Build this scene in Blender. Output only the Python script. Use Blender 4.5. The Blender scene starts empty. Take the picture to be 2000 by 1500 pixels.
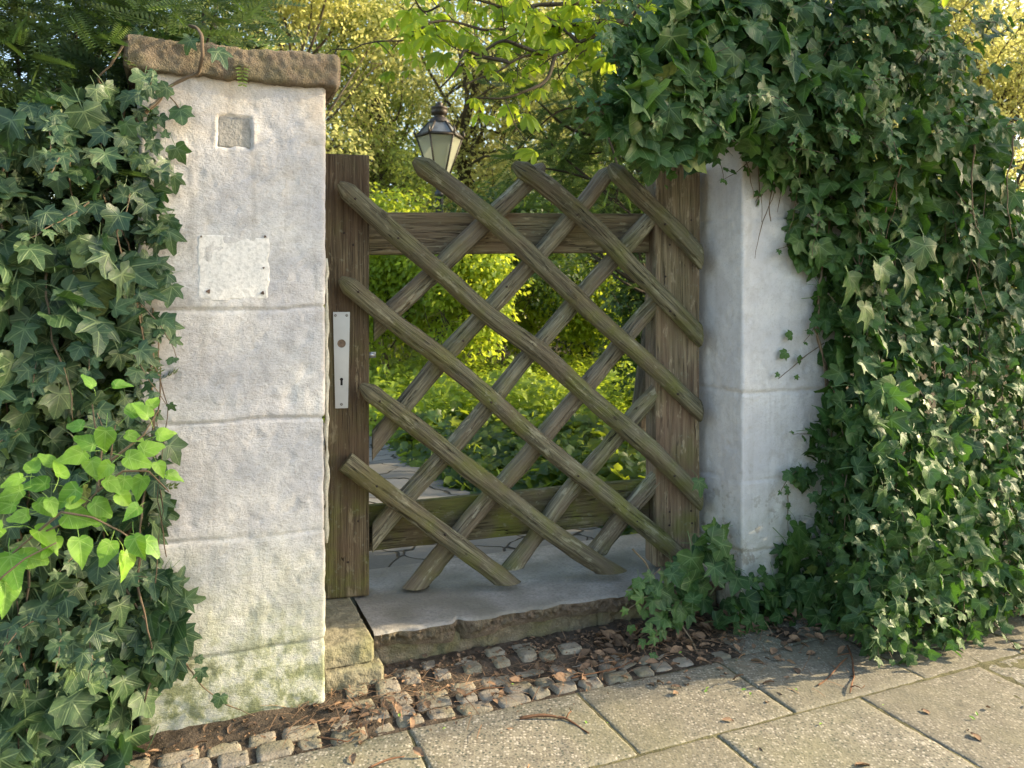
import bpy, math, random
import numpy as np
from mathutils import Vector, Matrix

C = bpy.context.scene.collection
sc = bpy.context.scene
random.seed(7)
RNG = np.random.default_rng(11)

# ------------------------------------------------------------------ camera
CAM_H = 0.985
FPX = 1500.0
cd = bpy.data.cameras.new('camera')
cd.sensor_width = 36.0
cd.lens = 27.0
cd.shift_y = -0.075
cd.clip_start = 0.05
cd.clip_end = 1000
cd.dof.use_dof = True
cd.dof.focus_distance = 2.1
cd.dof.aperture_fstop = 6.5
cam = bpy.data.objects.new('camera', cd)
C.objects.link(cam)
cam.location = (0, 0, CAM_H)
cam.rotation_euler = (math.radians(90), 0, 0)
sc.camera = cam

# ------------------------------------------------------------------ light
SUN_AZ = 10.0      # degrees counter-clockwise from +X (the wall runs at 22.9)
SUN_EL = 24.0
w = bpy.data.worlds.new('World')
sc.world = w
w.use_nodes = True
wn = w.node_tree
wn.nodes.clear()
sky = wn.nodes.new('ShaderNodeTexSky')
sky.sky_type = 'NISHITA'
sky.sun_disc = False
sky.sun_elevation = math.radians(SUN_EL)
sky.sun_rotation = math.radians(90 - SUN_AZ)
sky.air_density = 1.0
sky.dust_density = 1.5
sky.ozone_density = 1.0
bg = wn.nodes.new('ShaderNodeBackground')
bg.inputs['Strength'].default_value = 0.15
wo = wn.nodes.new('ShaderNodeOutputWorld')
wn.links.new(sky.outputs[0], bg.inputs['Color'])
wn.links.new(bg.outputs[0], wo.inputs['Surface'])
sl = bpy.data.lights.new('sun', 'SUN')
sl.energy = 3.2
sl.angle = math.radians(0.6)
sl.color = (1.0, 0.87, 0.66)
sun = bpy.data.objects.new('sun', sl)
C.objects.link(sun)
_e, _a = math.radians(SUN_EL), math.radians(SUN_AZ)
SUNV = Vector((math.cos(_a) * math.cos(_e), math.sin(_a) * math.cos(_e), math.sin(_e)))
sun.rotation_euler = SUNV.to_track_quat('Z', 'Y').to_euler()
sc.view_settings.view_transform = 'Standard'
sc.view_settings.look = 'None'
sc.view_settings.exposure = 1.85
sc.view_settings.use_white_balance = True
sc.view_settings.white_balance_temperature = 7400
sc.view_settings.white_balance_tint = 8
sc.view_settings.gamma = 1.0
sc.cycles.max_bounces = 7
sc.cycles.transparent_max_bounces = 8
sc.cycles.use_denoising = True

# ------------------------------------------------------------------ frames
TH = math.radians(22.9)
WU = np.array([math.cos(TH), math.sin(TH), 0.0])
WV = np.array([-math.sin(TH), math.cos(TH), 0.0])
P0 = np.array([-0.846, 1.738, 0.0])
GA = math.radians(12.9)
GU = np.array([math.cos(GA), math.sin(GA), 0.0])
GV = np.array([-math.sin(GA), math.cos(GA), 0.0])
GL = np.array([-0.552, 2.27, 0.0])
ZV = np.array([0, 0, 1.0])

def W(u, v, z=0.0):
    return P0 + WU * u + WV * v + ZV * z

def at(px, py, D):
    return np.array([(px - 1000) / FPX * D, D, CAM_H - (py - 600) / FPX * D])

def Dw(px, v0=0.0):
    k = (px - 1000) / FPX
    return (P0 @ WV + v0) / (WV[1] + WV[0] * k)

def onwall(px, py, v0=0.0):
    return at(px, py, Dw(px, v0))

def uz(px, py, v0=0.0):
    p = onwall(px, py, v0)
    return float((p - P0) @ WU), float(p[2])

def ongate(px, py, w0=0.0):
    k = (px - 1000) / FPX
    D = (GL @ GV + w0) / (GV[1] + GV[0] * k)
    return at(px, py, D)

# ------------------------------------------------------------------ noise
def _h(i, j, k, s):
    n = (i * 374761393 + j * 668265263 + k * 2147483647 + s * 1274126177) & 0xffffffff
    n = ((n ^ (n >> 13)) * 1274126177) & 0xffffffff
    n = (n ^ (n >> 16)) & 0xffff
    return n / 65535.0

def vn(p, s=0):
    p = np.asarray(p, dtype=np.float64)
    f = np.floor(p).astype(np.int64)
    t = p - f
    t = t * t * (3 - 2 * t)
    i, j, k = f[:, 0], f[:, 1], f[:, 2]
    r = 0
    for a in (0, 1):
        for b in (0, 1):
            for c in (0, 1):
                wgt = (t[:, 0] if a else 1 - t[:, 0]) * (t[:, 1] if b else 1 - t[:, 1]) * (t[:, 2] if c else 1 - t[:, 2])
                r = r + wgt * _h(i + a, j + b, k + c, s)
    return r * 2 - 1

def fbm(p, o=4, s=0, g=0.5):
    r, a = 0, 1.0
    p = np.asarray(p, dtype=np.float64)
    for q in range(o):
        r = r + a * vn(p, s + q * 7)
        p = p * 2.03 + 3.7
        a *= g
    return r

def smooth(x, a, b):
    t = np.clip((x - a) / (b - a), 0, 1)
    return t * t * (3 - 2 * t)

# ------------------------------------------------------------------ mesh building
class MB:
    def __init__(self):
        self.v, self.f, self.r, self.l, self.n = [], [], [], [], 0

    def add(self, v, faces, rnd=0.5, loc=None):
        v = np.asarray(v, dtype=np.float64)
        for f in faces:
            f = np.asarray(f, dtype=np.int64)
            if len(f):
                self.f.append(f + self.n)
        self.v.append(v)
        self.r.append(np.full(len(v), rnd) if np.isscalar(rnd) else np.asarray(rnd))
        self.l.append(v if loc is None else np.asarray(loc))
        self.n += len(v)

    def build(self, name, mat, parent=None, smooth_sh=True):
        me = bpy.data.meshes.new(name)
        V = np.concatenate(self.v)
        me.vertices.add(len(V))
        me.vertices.foreach_set('co', V.astype(np.float32).ravel())
        tot = np.concatenate([np.full(len(f), f.shape[1]) for f in self.f])
        idx = np.concatenate([f.ravel() for f in self.f])
        st = np.concatenate([[0], np.cumsum(tot)[:-1]])
        me.loops.add(len(idx))
        me.loops.foreach_set('vertex_index', idx.astype(np.int32))
        me.polygons.add(len(tot))
        me.polygons.foreach_set('loop_start', st.astype(np.int32))
        me.polygons.foreach_set('use_smooth', np.full(len(tot), smooth_sh))
        a = me.attributes.new('rnd', 'FLOAT', 'POINT')
        a.data.foreach_set('value', np.concatenate(self.r).astype(np.float32))
        a = me.attributes.new('loc', 'FLOAT_VECTOR', 'POINT')
        a.data.foreach_set('vector', np.concatenate(self.l).astype(np.float32).ravel())
        me.update(calc_edges=True)
        me.validate()
        me.materials.append(mat)
        o = bpy.data.objects.new(name, me)
        C.objects.link(o)
        if parent is not None:
            o.parent = parent
            o.matrix_parent_inverse = Matrix.Translation(-Vector(parent_world(parent)))
        return o

def parent_world(p):
    l = Vector((0, 0, 0))
    if p.type == 'EMPTY':
        l = Vector(p.location)
    return l

def tag(o, label=None, cat=None, group=None, kind=None):
    if label: o['label'] = label
    if cat: o['category'] = cat
    if group: o['group'] = group
    if kind: o['kind'] = kind
    return o

def thing(name, loc, label, cat, group=None):
    o = bpy.data.objects.new(name, None)
    o.empty_display_size = 0.1
    C.objects.link(o)
    o.location = tuple(float(x) for x in loc)
    return tag(o, label, cat, group)

def inst(mb, T, M, P, S, R):
    tv, tf, tl = T
    n = len(tv)
    m = len(P)
    V = np.einsum('mij,nj->mni', M, tv) * np.asarray(S)[:, None, None] + P[:, None, :]
    off = (np.arange(m) * n)[:, None, None]
    faces = [(f[None] + off).reshape(-1, f.shape[1]) for f in tf]
    mb.add(V.reshape(-1, 3), faces, np.repeat(R, n), np.tile(tl, (m, 1)))

def frames(N, Tn):
    N = N / np.linalg.norm(N, axis=1, keepdims=True)
    Tn = Tn - N * (N * Tn).sum(1, keepdims=True)
    Tn = Tn / np.maximum(np.linalg.norm(Tn, axis=1, keepdims=True), 1e-6)
    X = np.cross(Tn, N)
    return np.stack([X, Tn, N], axis=2)

def tube(mb, pts, rad, segs=6, rnd=0.5, cap=True, wob=0.0, seed=0):
    pts = np.asarray(pts, dtype=float)
    n = len(pts)
    rad = np.full(n, rad) if np.isscalar(rad) else np.asarray(rad)
    t = np.gradient(pts, axis=0)
    t /= np.maximum(np.linalg.norm(t, axis=1, keepdims=True), 1e-9)
    up = np.array([0, 0, 1.0]) if abs(t[0][2]) < 0.9 else np.array([1.0, 0, 0])
    a = np.cross(t[0], up); a /= np.linalg.norm(a)
    A = []
    for i in range(n):
        a = a - t[i] * (a @ t[i]); a /= np.linalg.norm(a)
        A.append(a)
    A = np.array(A)
    B = np.cross(t, A)
    ang = np.arange(segs) / segs * 2 * math.pi
    ring = A[:, None, :] * np.cos(ang)[None, :, None] + B[:, None, :] * np.sin(ang)[None, :, None]
    V = pts[:, None, :] + ring * rad[:, None, None]
    L = np.concatenate([[0], np.cumsum(np.linalg.norm(np.diff(pts, axis=0), axis=1))])
    loc = np.stack([np.cos(ang)[None, :] * rad[:, None], np.sin(ang)[None, :] * rad[:, None],
                    np.repeat(L[:, None], segs, 1)], axis=2).reshape(-1, 3) + seed * 1.37
    V = V.reshape(-1, 3)
    if wob:
        V = V + ring.reshape(-1, 3) * (fbm(V * 30, 2, seed) * wob)[:, None]
    i = np.arange(n - 1)[:, None] * segs
    j = np.arange(segs)[None, :]
    j2 = (j + 1) % segs
    F = np.stack([i + j, i + j2, i + segs + j2, i + segs + j], axis=2).reshape(-1, 4)
    fs = [F]
    if cap:
        V = np.concatenate([V, pts[:1], pts[-1:]])
        loc = np.concatenate([loc, loc[:1], loc[-1:]])
        c0, c1 = n * segs, n * segs + 1
        jj = np.arange(segs); jn = (jj + 1) % segs
        fs.append(np.stack([np.full(segs, c0), jn, jj], 1))
        e = (n - 1) * segs
        fs.append(np.stack([np.full(segs, c1), e + jj, e + jn], 1))
    mb.add(V, fs, rnd, loc)

def rprism(mb, A, B, ax, ay, wd, td, rad=0.005, dl=0.02, dc=0.01, disp=None, rnd=0.5, seed=0, bev=True):
    """rounded-rectangle bar from A to B, width wd along ax, thickness td along ay"""
    A, B, ax, ay = [np.asarray(q, dtype=float) for q in (A, B, ax, ay)]
    hw, ht = wd / 2 - rad, td / 2 - rad
    cs, nm = [], []
    k = 3
    def arc(cx, cy, a0):
        for q in range(k + 1):
            a = a0 + q / k * math.pi / 2
            cs.append((cx + rad * math.cos(a), cy + rad * math.sin(a)))
            nm.append((math.cos(a), math.sin(a)))
    def side(p, q, nn):
        L = math.hypot(q[0] - p[0], q[1] - p[1])
        m = max(1, int(L / dc))
        for s in range(1, m):
            cs.append((p[0] + (q[0] - p[0]) * s / m, p[1] + (q[1] - p[1]) * s / m))
            nm.append(nn)
    arc(hw, ht, 0); side((hw, ht + rad), (-hw, ht + rad), (0, 1))
    arc(-hw, ht, math.pi / 2); side((-hw - rad, ht), (-hw - rad, -ht), (-1, 0))
    arc(-hw, -ht, math.pi); side((-hw, -ht - rad), (hw, -ht - rad), (0, -1))
    arc(hw, -ht, 1.5 * math.pi); side((hw + rad, -ht), (hw + rad, ht), (1, 0))
    cs, nm = np.array(cs), np.array(nm)
    m = len(cs)
    L = np.linalg.norm(B - A)
    n = max(2, int(L / dl) + 1)
    ts = list(np.linspace(0, 1, n))
    ins = [0.0] * n
    if bev:
        e = rad / L
        ts = [0, 0.3 * e] + [min(max(t, e), 1 - e) for t in ts] + [1 - 0.3 * e, 1]
        ins = [rad, 0.35 * rad] + [0.0] * n + [0.35 * rad, rad]
    ts, ins = np.array(ts), np.array(ins)
    n = len(ts)
    cc = cs[None] - nm[None] * ins[:, None, None]
    Nw = nm[:, :1] * ax + nm[:, 1:] * ay
    V = A + (B - A) * ts[:, None, None] + cc[..., :1] * ax + cc[..., 1:] * ay
    loc = np.concatenate([cc, np.repeat((ts * L)[:, None, None], m, 1)], axis=2)
    V = V.reshape(-1, 3); loc = loc.reshape(-1, 3)
    NN = np.tile(Nw, (n, 1))
    if disp is not None:
        V = V + NN * disp(V, loc, NN)[:, None]
    i = np.arange(n - 1)[:, None] * m
    j = np.arange(m)[None, :]
    j2 = (j + 1) % m
    F = np.stack([i + j, i + j2, i + m + j2, i + m + j], axis=2).reshape(-1, 4)
    c0, c1 = n * m, n * m + 1
    V = np.concatenate([V, V[:m].mean(0)[None], V[-m:].mean(0)[None]])
    loc = np.concatenate([loc, [[0, 0, 0]], [[0, 0, L]]]) + seed * 2.31
    jj = np.arange(m); jn = (jj + 1) % m
    f0 = np.stack([np.full(m, c0), jn, jj], 1)
    e = (n - 1) * m
    f1 = np.stack([np.full(m, c1), e + jj, e + jn], 1)
    # orientation: ax x ay should run along B-A, else flip
    if np.dot(np.cross(ax, ay), B - A) < 0:
        F, f0, f1 = F[:, ::-1], f0[:, ::-1], f1[:, ::-1]
    mb.add(V, [F, f0, f1], rnd, loc)

# ------------------------------------------------------------------ materials
class NT:
    def __init__(self, name):
        self.m = bpy.data.materials.new(name)
        self.m.use_nodes = True
        self.t = self.m.node_tree
        self.t.nodes.clear()
        self.out = self.t.nodes.new('ShaderNodeOutputMaterial')
    def n(self, typ, **kw):
        x = self.t.nodes.new(typ)
        for k, v in kw.items():
            setattr(x, k, v)
        return x
    def set(self, sock, val):
        if isinstance(val, bpy.types.NodeSocket):
            self.t.links.new(val, sock)
        elif isinstance(val, (tuple, list)) and len(val) == 3 and sock.type == 'RGBA':
            sock.default_value = (*val, 1)
        else:
            sock.default_value = val
    def math(self, op, a, b=None, c=None, clamp=False):
        x = self.n('ShaderNodeMath', operation=op, use_clamp=clamp)
        for i, q in enumerate((a, b, c)):
            if q is not None: self.set(x.inputs[i], q)
        return x.outputs[0]
    def mapr(self, v, a, b, c=0.0, d=1.0):
        x = self.n('ShaderNodeMapRange')
        x.interpolation_type = 'SMOOTHSTEP'
        for i, q in enumerate((v, a, b, c, d)):
            self.set(x.inputs[i], q)
        return x.outputs[0]
    def mix(self, f, a, b, mode='MIX'):
        x = self.n('ShaderNodeMix', data_type='RGBA', blend_type=mode)
        self.set(x.inputs[0], f); self.set(x.inputs[6], a); self.set(x.inputs[7], b)
        return x.outputs[2]
    def pos(self):
        return self.n('ShaderNodeTexCoord').outputs['Object']
    def attr(self, name, vec=False):
        x = self.n('ShaderNodeAttribute', attribute_name=name)
        return x.outputs['Vector'] if vec else x.outputs['Fac']
    def scale(self, v, s):
        x = self.n('ShaderNodeVectorMath', operation='MULTIPLY')
        self.set(x.inputs[0], v); x.inputs[1].default_value = s if not np.isscalar(s) else (s, s, s)
        return x.outputs[0]
    def noise(self, v, s, det=4, rough=0.55, dist=0.0):
        x = self.n('ShaderNodeTexNoise')
        self.set(x.inputs['Vector'], v)
        x.inputs['Scale'].default_value = s
        x.inputs['Detail'].default_value = det
        x.inputs['Roughness'].default_value = rough
        x.inputs['Distortion'].default_value = dist
        return x.outputs['Fac']
    def voro(self, v, s, feature='F1', out='Distance'):
        x = self.n('ShaderNodeTexVoronoi', feature=feature)
        self.set(x.inputs['Vector'], v)
        x.inputs['Scale'].default_value = s
        return x.outputs[out]
    def sep(self, v):
        x = self.n('ShaderNodeSeparateXYZ'); self.set(x.inputs[0], v)
        return x.outputs
    def bump(self, h, dist=0.002, st=1.0, nrm=None):
        x = self.n('ShaderNodeBump')
        x.inputs['Strength'].default_value = st
        x.inputs['Distance'].default_value = dist
        self.set(x.inputs['Height'], h)
        if nrm is not None: self.set(x.inputs['Normal'], nrm)
        return x.outputs[0]
    def pbr(self, col, rough=0.8, bump=None, spec=0.5, metal=0.0, **kw):
        b = self.n('ShaderNodeBsdfPrincipled')
        self.set(b.inputs['Base Color'], col)
        self.set(b.inputs['Roughness'], rough)
        self.set(b.inputs['Specular IOR Level'], spec)
        self.set(b.inputs['Metallic'], metal)
        if bump is not None: self.set(b.inputs['Normal'], bump)
        for k, v in kw.items(): self.set(b.inputs[k], v)
        return b.outputs[0]
    def done(self, sh):
        self.t.links.new(sh, self.out.inputs['Surface'])
        return self.m

def leaf_mat(name, dark, light, vein=None, rough=0.4, trans=0.3, tcol=None, spec=0.5, veins=True, old=None):
    t = NT(name)
    r = t.attr('rnd')
    p = t.pos()
    col = t.mix(r, dark, light)
    if old is not None:
        col = t.mix(t.mapr(r, 0.93, 0.99), col, old)
    n1 = t.noise(p, 55, 3)
    col = t.mix(t.mapr(n1, 0.3, 0.75, 0.0, 0.6), col, tuple(c * 0.45 for c in dark))
    bmp = None
    if veins:
        l = t.sep(t.attr('loc', True))
        x = t.math('ABSOLUTE', l[0]); y = l[1]
        best = None
        for ang in (0, 47, 100):
            sx, cy = math.sin(math.radians(ang)), math.cos(math.radians(ang))
            # distance to the ray (sx,cy)
            d = t.math('ABSOLUTE', t.math('SUBTRACT', t.math('MULTIPLY', x, cy), t.math('MULTIPLY', y, sx)))
            along = t.math('ADD', t.math('MULTIPLY', x, sx), t.math('MULTIPLY', y, cy))
            wdt = t.math('MAXIMUM', t.math('SUBTRACT', 0.024, t.math('MULTIPLY', along, 0.016)), 0.007)
            q = t.math('DIVIDE', d, wdt)
            q = t.math('ADD', q, t.math('MULTIPLY', t.math('LESS_THAN', along, -0.02), 50))
            best = q if best is None else t.math('MINIMUM', best, q)
        main = t.mapr(best, 0.5, 1.5, 1.0, 0.0)
        # side veins, a herringbone off the midrib
        s = t.math('SUBTRACT', y, t.math('MULTIPLY', x, 0.9))
        fr = t.math('ABSOLUTE', t.math('SUBTRACT', t.math('FRACT', t.math('MULTIPLY', s, 5.2)), 0.5))
        sec = t.mapr(fr, 0.0, 0.10, 0.55, 0.0)
        sec = t.math('MULTIPLY', sec, t.mapr(y, -0.15, 0.12))
        v = t.math('MAXIMUM', main, sec)
        v = t.math('MULTIPLY', v, t.mapr(n1, 0.2, 0.6, 0.55, 1.0))
        col = t.mix(t.math('MULTIPLY', v, 0.5), col, vein)
        hh = t.math('ADD', v, t.math('MULTIPLY', t.noise(p, 160, 2), 1.2))
        bmp = t.bump(hh, 0.0012, 0.5)
    b = t.pbr(col, t.mapr(t.noise(p, 20, 2), 0.3, 0.7, rough - 0.08, rough + 0.14), bmp, spec)
    tr = t.n('ShaderNodeBsdfTranslucent')
    tc = tcol if tcol else tuple(min(1, c * 2.2) for c in light)
    t.set(tr.inputs[0], t.mix(r, tuple(c * 0.6 for c in tc), tc))
    mx = t.n('ShaderNodeMixShader')
    mx.inputs[0].default_value = trans
    t.t.links.new(b, mx.inputs[1]); t.t.links.new(tr.outputs[0], mx.inputs[2])
    return t.done(mx.outputs[0])

def mat_plain(name, col, rough=0.7, metal=0.0, scale=40, var=0.5, spec=0.5, bd=0.001):
    t = NT(name)
    p = t.pos()
    n = t.noise(p, scale, 5)
    c = t.mix(t.mapr(n, 0.3, 0.7), tuple(x * (1 - var) for x in col), tuple(min(1, x * (1 + var * 0.6)) for x in col))
    return t.done(t.pbr(c, rough, t.bump(n, bd, 0.6), spec, metal))

def mat_wood(name, c_dark, c_mid, c_light, moss=0.3, seed=0.0, gs=1.0, mossz=(0.2, 0.9)):
    if name.startswith('weathered'):
        c_mid, c_light = [tuple(q * k for q, k in zip(cc, (1.28, 1.28, 1.15))) for cc in (c_mid, c_light)]
    t = NT(name)
    l = t.attr('loc', True)
    p = t.pos()
    g = t.noise(t.scale(l, (115 * gs, 115 * gs, 3.2)), 1.0, 5, 0.6, 0.3)
    fine = t.noise(t.scale(l, (420, 420, 9)), 1.0, 3, 0.6)
    big = t.noise(t.scale(l, (14, 14, 3)), 1.0, 3)
    c = t.mix(t.mapr(g, 0.33, 0.66), c_dark, c_mid)
    c = t.mix(t.mapr(fine, 0.45, 0.75, 0, 0.7), c, c_light)
    c = t.mix(t.mapr(big, 0.35, 0.7, 0, 0.5), c, tuple(x * 0.5 for x in c_mid))
    zz = t.sep(p)[2]
    mz = t.mapr(zz, mossz[0], mossz[1], 1.0, 0.25)
    mm = t.math('MULTIPLY', t.mapr(t.noise(p, 9, 4), 0.42, 0.66), mz)
    c = t.mix(t.math('MULTIPLY', mm, moss, clamp=True), c, (0.145, 0.155, 0.035))
    lich = t.mapr(t.noise(p, 60, 4), 0.60, 0.72, 0, 0.5)
    c = t.mix(lich, c, (0.24, 0.25, 0.18))
    ck = t.noise(t.scale(l, (75, 75, 2.6)), 1.0, 2, 0.5, 0.8)
    ckm = t.mapr(t.math('ABSOLUTE', t.math('SUBTRACT', ck, 0.5)), 0.0, 0.016, 1, 0)
    ckm = t.math('MULTIPLY', ckm, t.mapr(t.noise(t.scale(l, (20, 20, 5)), 1.0, 2), 0.48, 0.6))
    c = t.mix(t.math('MULTIPLY', ckm, 0.85), c, (0.015, 0.012, 0.009))
    c = t.mix(t.mapr(t.noise(t.scale(l, (9, 9, 4)), 1.0, 3), 0.42, 0.62, 0, 0.5), c, (c_mid[0] * .72, c_mid[1] * .58, c_mid[2] * .62))
    bare = t.mapr(t.noise(t.scale(l, (30, 30, 9)), 1.0, 4, 0.7), 0.58, 0.66, 0, 0.55)
    c = t.mix(bare, c, c_light)
    h = t.math('ADD', t.math('ADD', t.math('MULTIPLY', g, 1.0), t.math('MULTIPLY', fine, 0.5)), t.math('MULTIPLY', ckm, -1.2))
    return t.done(t.pbr(c, 0.85, t.bump(h, 0.008, 1.0), 0.25))

def mat_white(name, front=True):
    """old whitewashed stone, dirty and mossy low down"""
    t = NT(name)
    p = t.pos()
    z = t.sep(p)[2]
    n1 = t.noise(p, 5, 5)
    n2 = t.noise(p, 26, 5, 0.65)
    n3 = t.noise(p, 150, 4, 0.65)
    c = t.mix(t.mapr(n1, 0.35, 0.65), (0.46, 0.455, 0.475), (0.62, 0.605, 0.59))
    c = t.mix(t.mapr(n2, 0.42, 0.72, 0, 0.6), c, (0.35, 0.335, 0.335))
    c = t.mix(t.mapr(n3, 0.50, 0.72, 0, 0.5), c, (0.30, 0.27, 0.24))
    pits = t.voro(t.scale(p, (1, 1, 1)), 60)
    c = t.mix(t.math('MULTIPLY', t.mapr(pits, 0.02, 0.12, 1, 0), t.mapr(n2, 0.52, 0.62)), c, (0.22, 0.19, 0.16))
    drip = t.noise(t.scale(p, (30, 30, 2.4)), 1.0, 4, 0.6, 0.4)
    c = t.mix(t.mapr(drip, 0.52, 0.70, 0, 0.42), c, (0.31, 0.295, 0.275))
    # moss and algae low down
    lo = t.mapr(t.math('ADD', z, t.math('MULTIPLY', n1, -0.45)), -0.28, 0.30, 1.0, 0.0)
    c = t.mix(t.math('MULTIPLY', lo, t.mapr(n2, 0.3, 0.6, 0.35, 0.8)), c, (0.31, 0.34, 0.17))
    lo2 = t.math('MULTIPLY', t.mapr(t.math('ADD', z, t.math('MULTIPLY', n1, -0.3)), -0.16, 0.10, 1.0, 0.0),
                 t.mapr(n2, 0.45, 0.6))
    c = t.mix(t.math('MULTIPLY', lo2, 0.8), c, (0.10, 0.12, 0.045))
    # warm sunlight painted into the colour near the top
    hi = t.math('MULTIPLY', t.mapr(z, 1.15, 1.5), t.mapr(n1, 0.4, 0.65))
    c = t.mix(t.math('MULTIPLY', hi, 0.5), c, (0.56, 0.44, 0.32))
    n4 = t.noise(t.scale(p, (1, 1, 2.2)), 48, 4, 0.7, 0.6)
    if not front:
        c = t.mix(0.35, c, (0.80, 0.78, 0.77))
        pl = t.math('MULTIPLY', t.mapr(t.noise(p, 17, 5, 0.7), 0.56, 0.62), t.mapr(z, 0.1, 0.6, 0.9, 0.15))
        c = t.mix(pl, c, (0.34, 0.31, 0.26))
    scr = t.noise(t.scale(p, (1, 1, 3.5)), 90, 3, 0.7, 1.0)
    c = t.mix(t.mapr(scr, 0.60, 0.72, 0, 0.45), c, (0.36, 0.33, 0.31))
    h = t.math('ADD', t.math('ADD', t.math('MULTIPLY', n2, 0.9), t.math('MULTIPLY', n3, 0.8)), t.math('ADD', n4, t.math('MULTIPLY', scr, -0.6)))
    return t.done(t.pbr(c, 0.9, t.bump(h, 0.0034, 0.7), 0.2))

def mat_stone(name, a, b, moss=0.2, sc_=30, bd=0.004, mosscol=(0.10, 0.12, 0.04), speck=0.0):
    t = NT(name)
    p = t.pos()
    n1 = t.noise(p, sc_ * 0.25, 4)
    n2 = t.noise(p, sc_, 5, 0.65)
    n3 = t.noise(p, sc_ * 5, 3, 0.6)
    r = t.attr('rnd')
    c = t.mix(t.mapr(n2, 0.3, 0.7), a, b)
    c = t.mix(t.mapr(n3, 0.4, 0.75, 0, 0.6), c, tuple(x * 0.35 for x in a))
    c = t.mix(t.math('MULTIPLY', r, 0.5), c, tuple(min(1, x * 1.25) for x in b))
    c = t.mix(t.math('MULTIPLY', t.mapr(n1, 0.4, 0.65), moss), c, mosscol)
    h = t.math('ADD', n2, t.math('MULTIPLY', n3, 0.7))
    return t.done(t.pbr(c, 0.9, t.bump(h, bd, 0.9), 0.25))

def mat_slab():
    t = NT('exposed_aggregate')
    p = t.pos()
    vd = t.n('ShaderNodeTexVoronoi'); t.set(vd.inputs['Vector'], p); vd.inputs['Scale'].default_value = 135
    vc = t.sep(vd.outputs['Color'])
    d = vd.outputs['Distance']
    n1 = t.noise(p, 3.2, 5)
    n2 = t.noise(p, 22, 5, 0.7)
    n3 = t.noise(p, 260, 3)
    c = t.mix(t.mapr(n2, 0.3, 0.7), (0.19, 0.172, 0.13), (0.29, 0.265, 0.205))
    peb = t.mix(t.mapr(vc[0], 0.55, 0.62), (0.13, 0.115, 0.095), (0.52, 0.47, 0.39))
    peb = t.mix(t.mapr(vc[1], 0.72, 0.76), peb, (0.05, 0.065, 0.055))
    c = t.mix(t.mapr(d, 0.32, 0.55, 0.9, 0.0), c, peb)
    c = t.mix(t.mapr(n3, 0.5, 0.8, 0, 0.5), c, (0.09, 0.085, 0.07))
    c = t.mix(t.math('MULTIPLY', t.mapr(n1, 0.42, 0.66), 0.42), c, (0.18, 0.18, 0.085))
    c = t.mix(t.math('MULTIPLY', t.mapr(t.noise(p, 1.6, 3), 0.5, 0.7), 0.35), c, (0.15, 0.14, 0.12))
    r = t.attr('rnd')
    c = t.mix(t.mapr(r, 0.0, 1.0, 0.0, 0.55), c, (0.16, 0.14, 0.105))
    h = t.math('ADD', t.math('MULTIPLY', d, -0.5), t.math('MULTIPLY', n3, 0.8))
    return t.done(t.pbr(c, 0.88, t.bump(h, 0.0022, 0.6), 0.3))

def mat_soil(name='soil_dark', a=(0.055, 0.042, 0.03), b=(0.13, 0.10, 0.075)):
    t = NT(name)
    p = t.pos()
    n = t.noise(p, 18, 6, 0.7)
    n2 = t.noise(p, 140, 4, 0.7)
    c = t.mix(t.mapr(n, 0.35, 0.65), a, b)
    c = t.mix(t.mapr(n2, 0.55, 0.7, 0, 0.6), c, (0.19, 0.15, 0.11))
    return t.done(t.pbr(c, 0.95, t.bump(t.math('ADD', n, n2), 0.012, 0.9), 0.2))

def mat_paving():
    t = NT('crazy_paving')
    p = t.pos()
    wv = t.n('ShaderNodeVectorMath', operation='ADD')
    nz = t.n('ShaderNodeTexNoise'); t.set(nz.inputs['Vector'], p); nz.inputs['Scale'].default_value = 5
    t.set(wv.inputs[0], t.scale(p, (1, 1, 0))); t.set(wv.inputs[1], t.scale(nz.outputs['Color'], (0.22, 0.22, 0)))
    e = t.voro(wv.outputs[0], 4.6, 'DISTANCE_TO_EDGE')
    cc = t.sep(t.voro(wv.outputs[0], 4.6, 'F1', 'Color'))
    n2 = t.noise(p, 40, 5, 0.7)
    c = t.mix(cc[0], (0.12, 0.115, 0.105), (0.21, 0.20, 0.185))
    c = t.mix(t.mapr(n2, 0.4, 0.75, 0, 0.6), c, (0.15, 0.145, 0.13))
    g = t.mapr(e, 0.008, 0.03, 1, 0)
    c = t.mix(g, c, (0.035, 0.03, 0.022))
    h = t.math('ADD', t.math('MULTIPLY', g, -2.5), t.math('MULTIPLY', n2, 0.5))
    return t.done(t.pbr(c, 0.85, t.bump(h, 0.008, 0.9), 0.3))

M_IVY = leaf_mat('ivy_leaf', (0.020, 0.058, 0.028), (0.075, 0.140, 0.048), (0.24, 0.33, 0.15), 0.48, 0.16,
                 (0.10, 0.26, 0.04), 0.5, True, (0.16, 0.22, 0.05))
M_IVY_R = leaf_mat('ivy_leaf_right', (0.024, 0.074, 0.024), (0.095, 0.185, 0.040), (0.20, 0.30, 0.12), 0.48, 0.22,
                   (0.12, 0.32, 0.03), 0.35, True, (0.18, 0.24, 0.06))
M_FRESH = leaf_mat('fresh_leaf', (0.09, 0.25, 0.03), (0.27, 0.48, 0.06), (0.40, 0.58, 0.16), 0.45, 0.28,
                   (0.42, 0.85, 0.04), 0.4, True)
M_YEW = leaf_mat('yew_needle', (0.070, 0.130, 0.045), (0.26, 0.34, 0.09), None, 0.45, 0.32, (0.20, 0.34, 0.06), 0.4, False)
M_CHEST = leaf_mat('chestnut_leaf', (0.14, 0.25, 0.025), (0.30, 0.40, 0.05), (0.36, 0.52, 0.10), 0.45, 0.55,
                   (0.68, 0.84, 0.08), 0.35, False)
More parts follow.
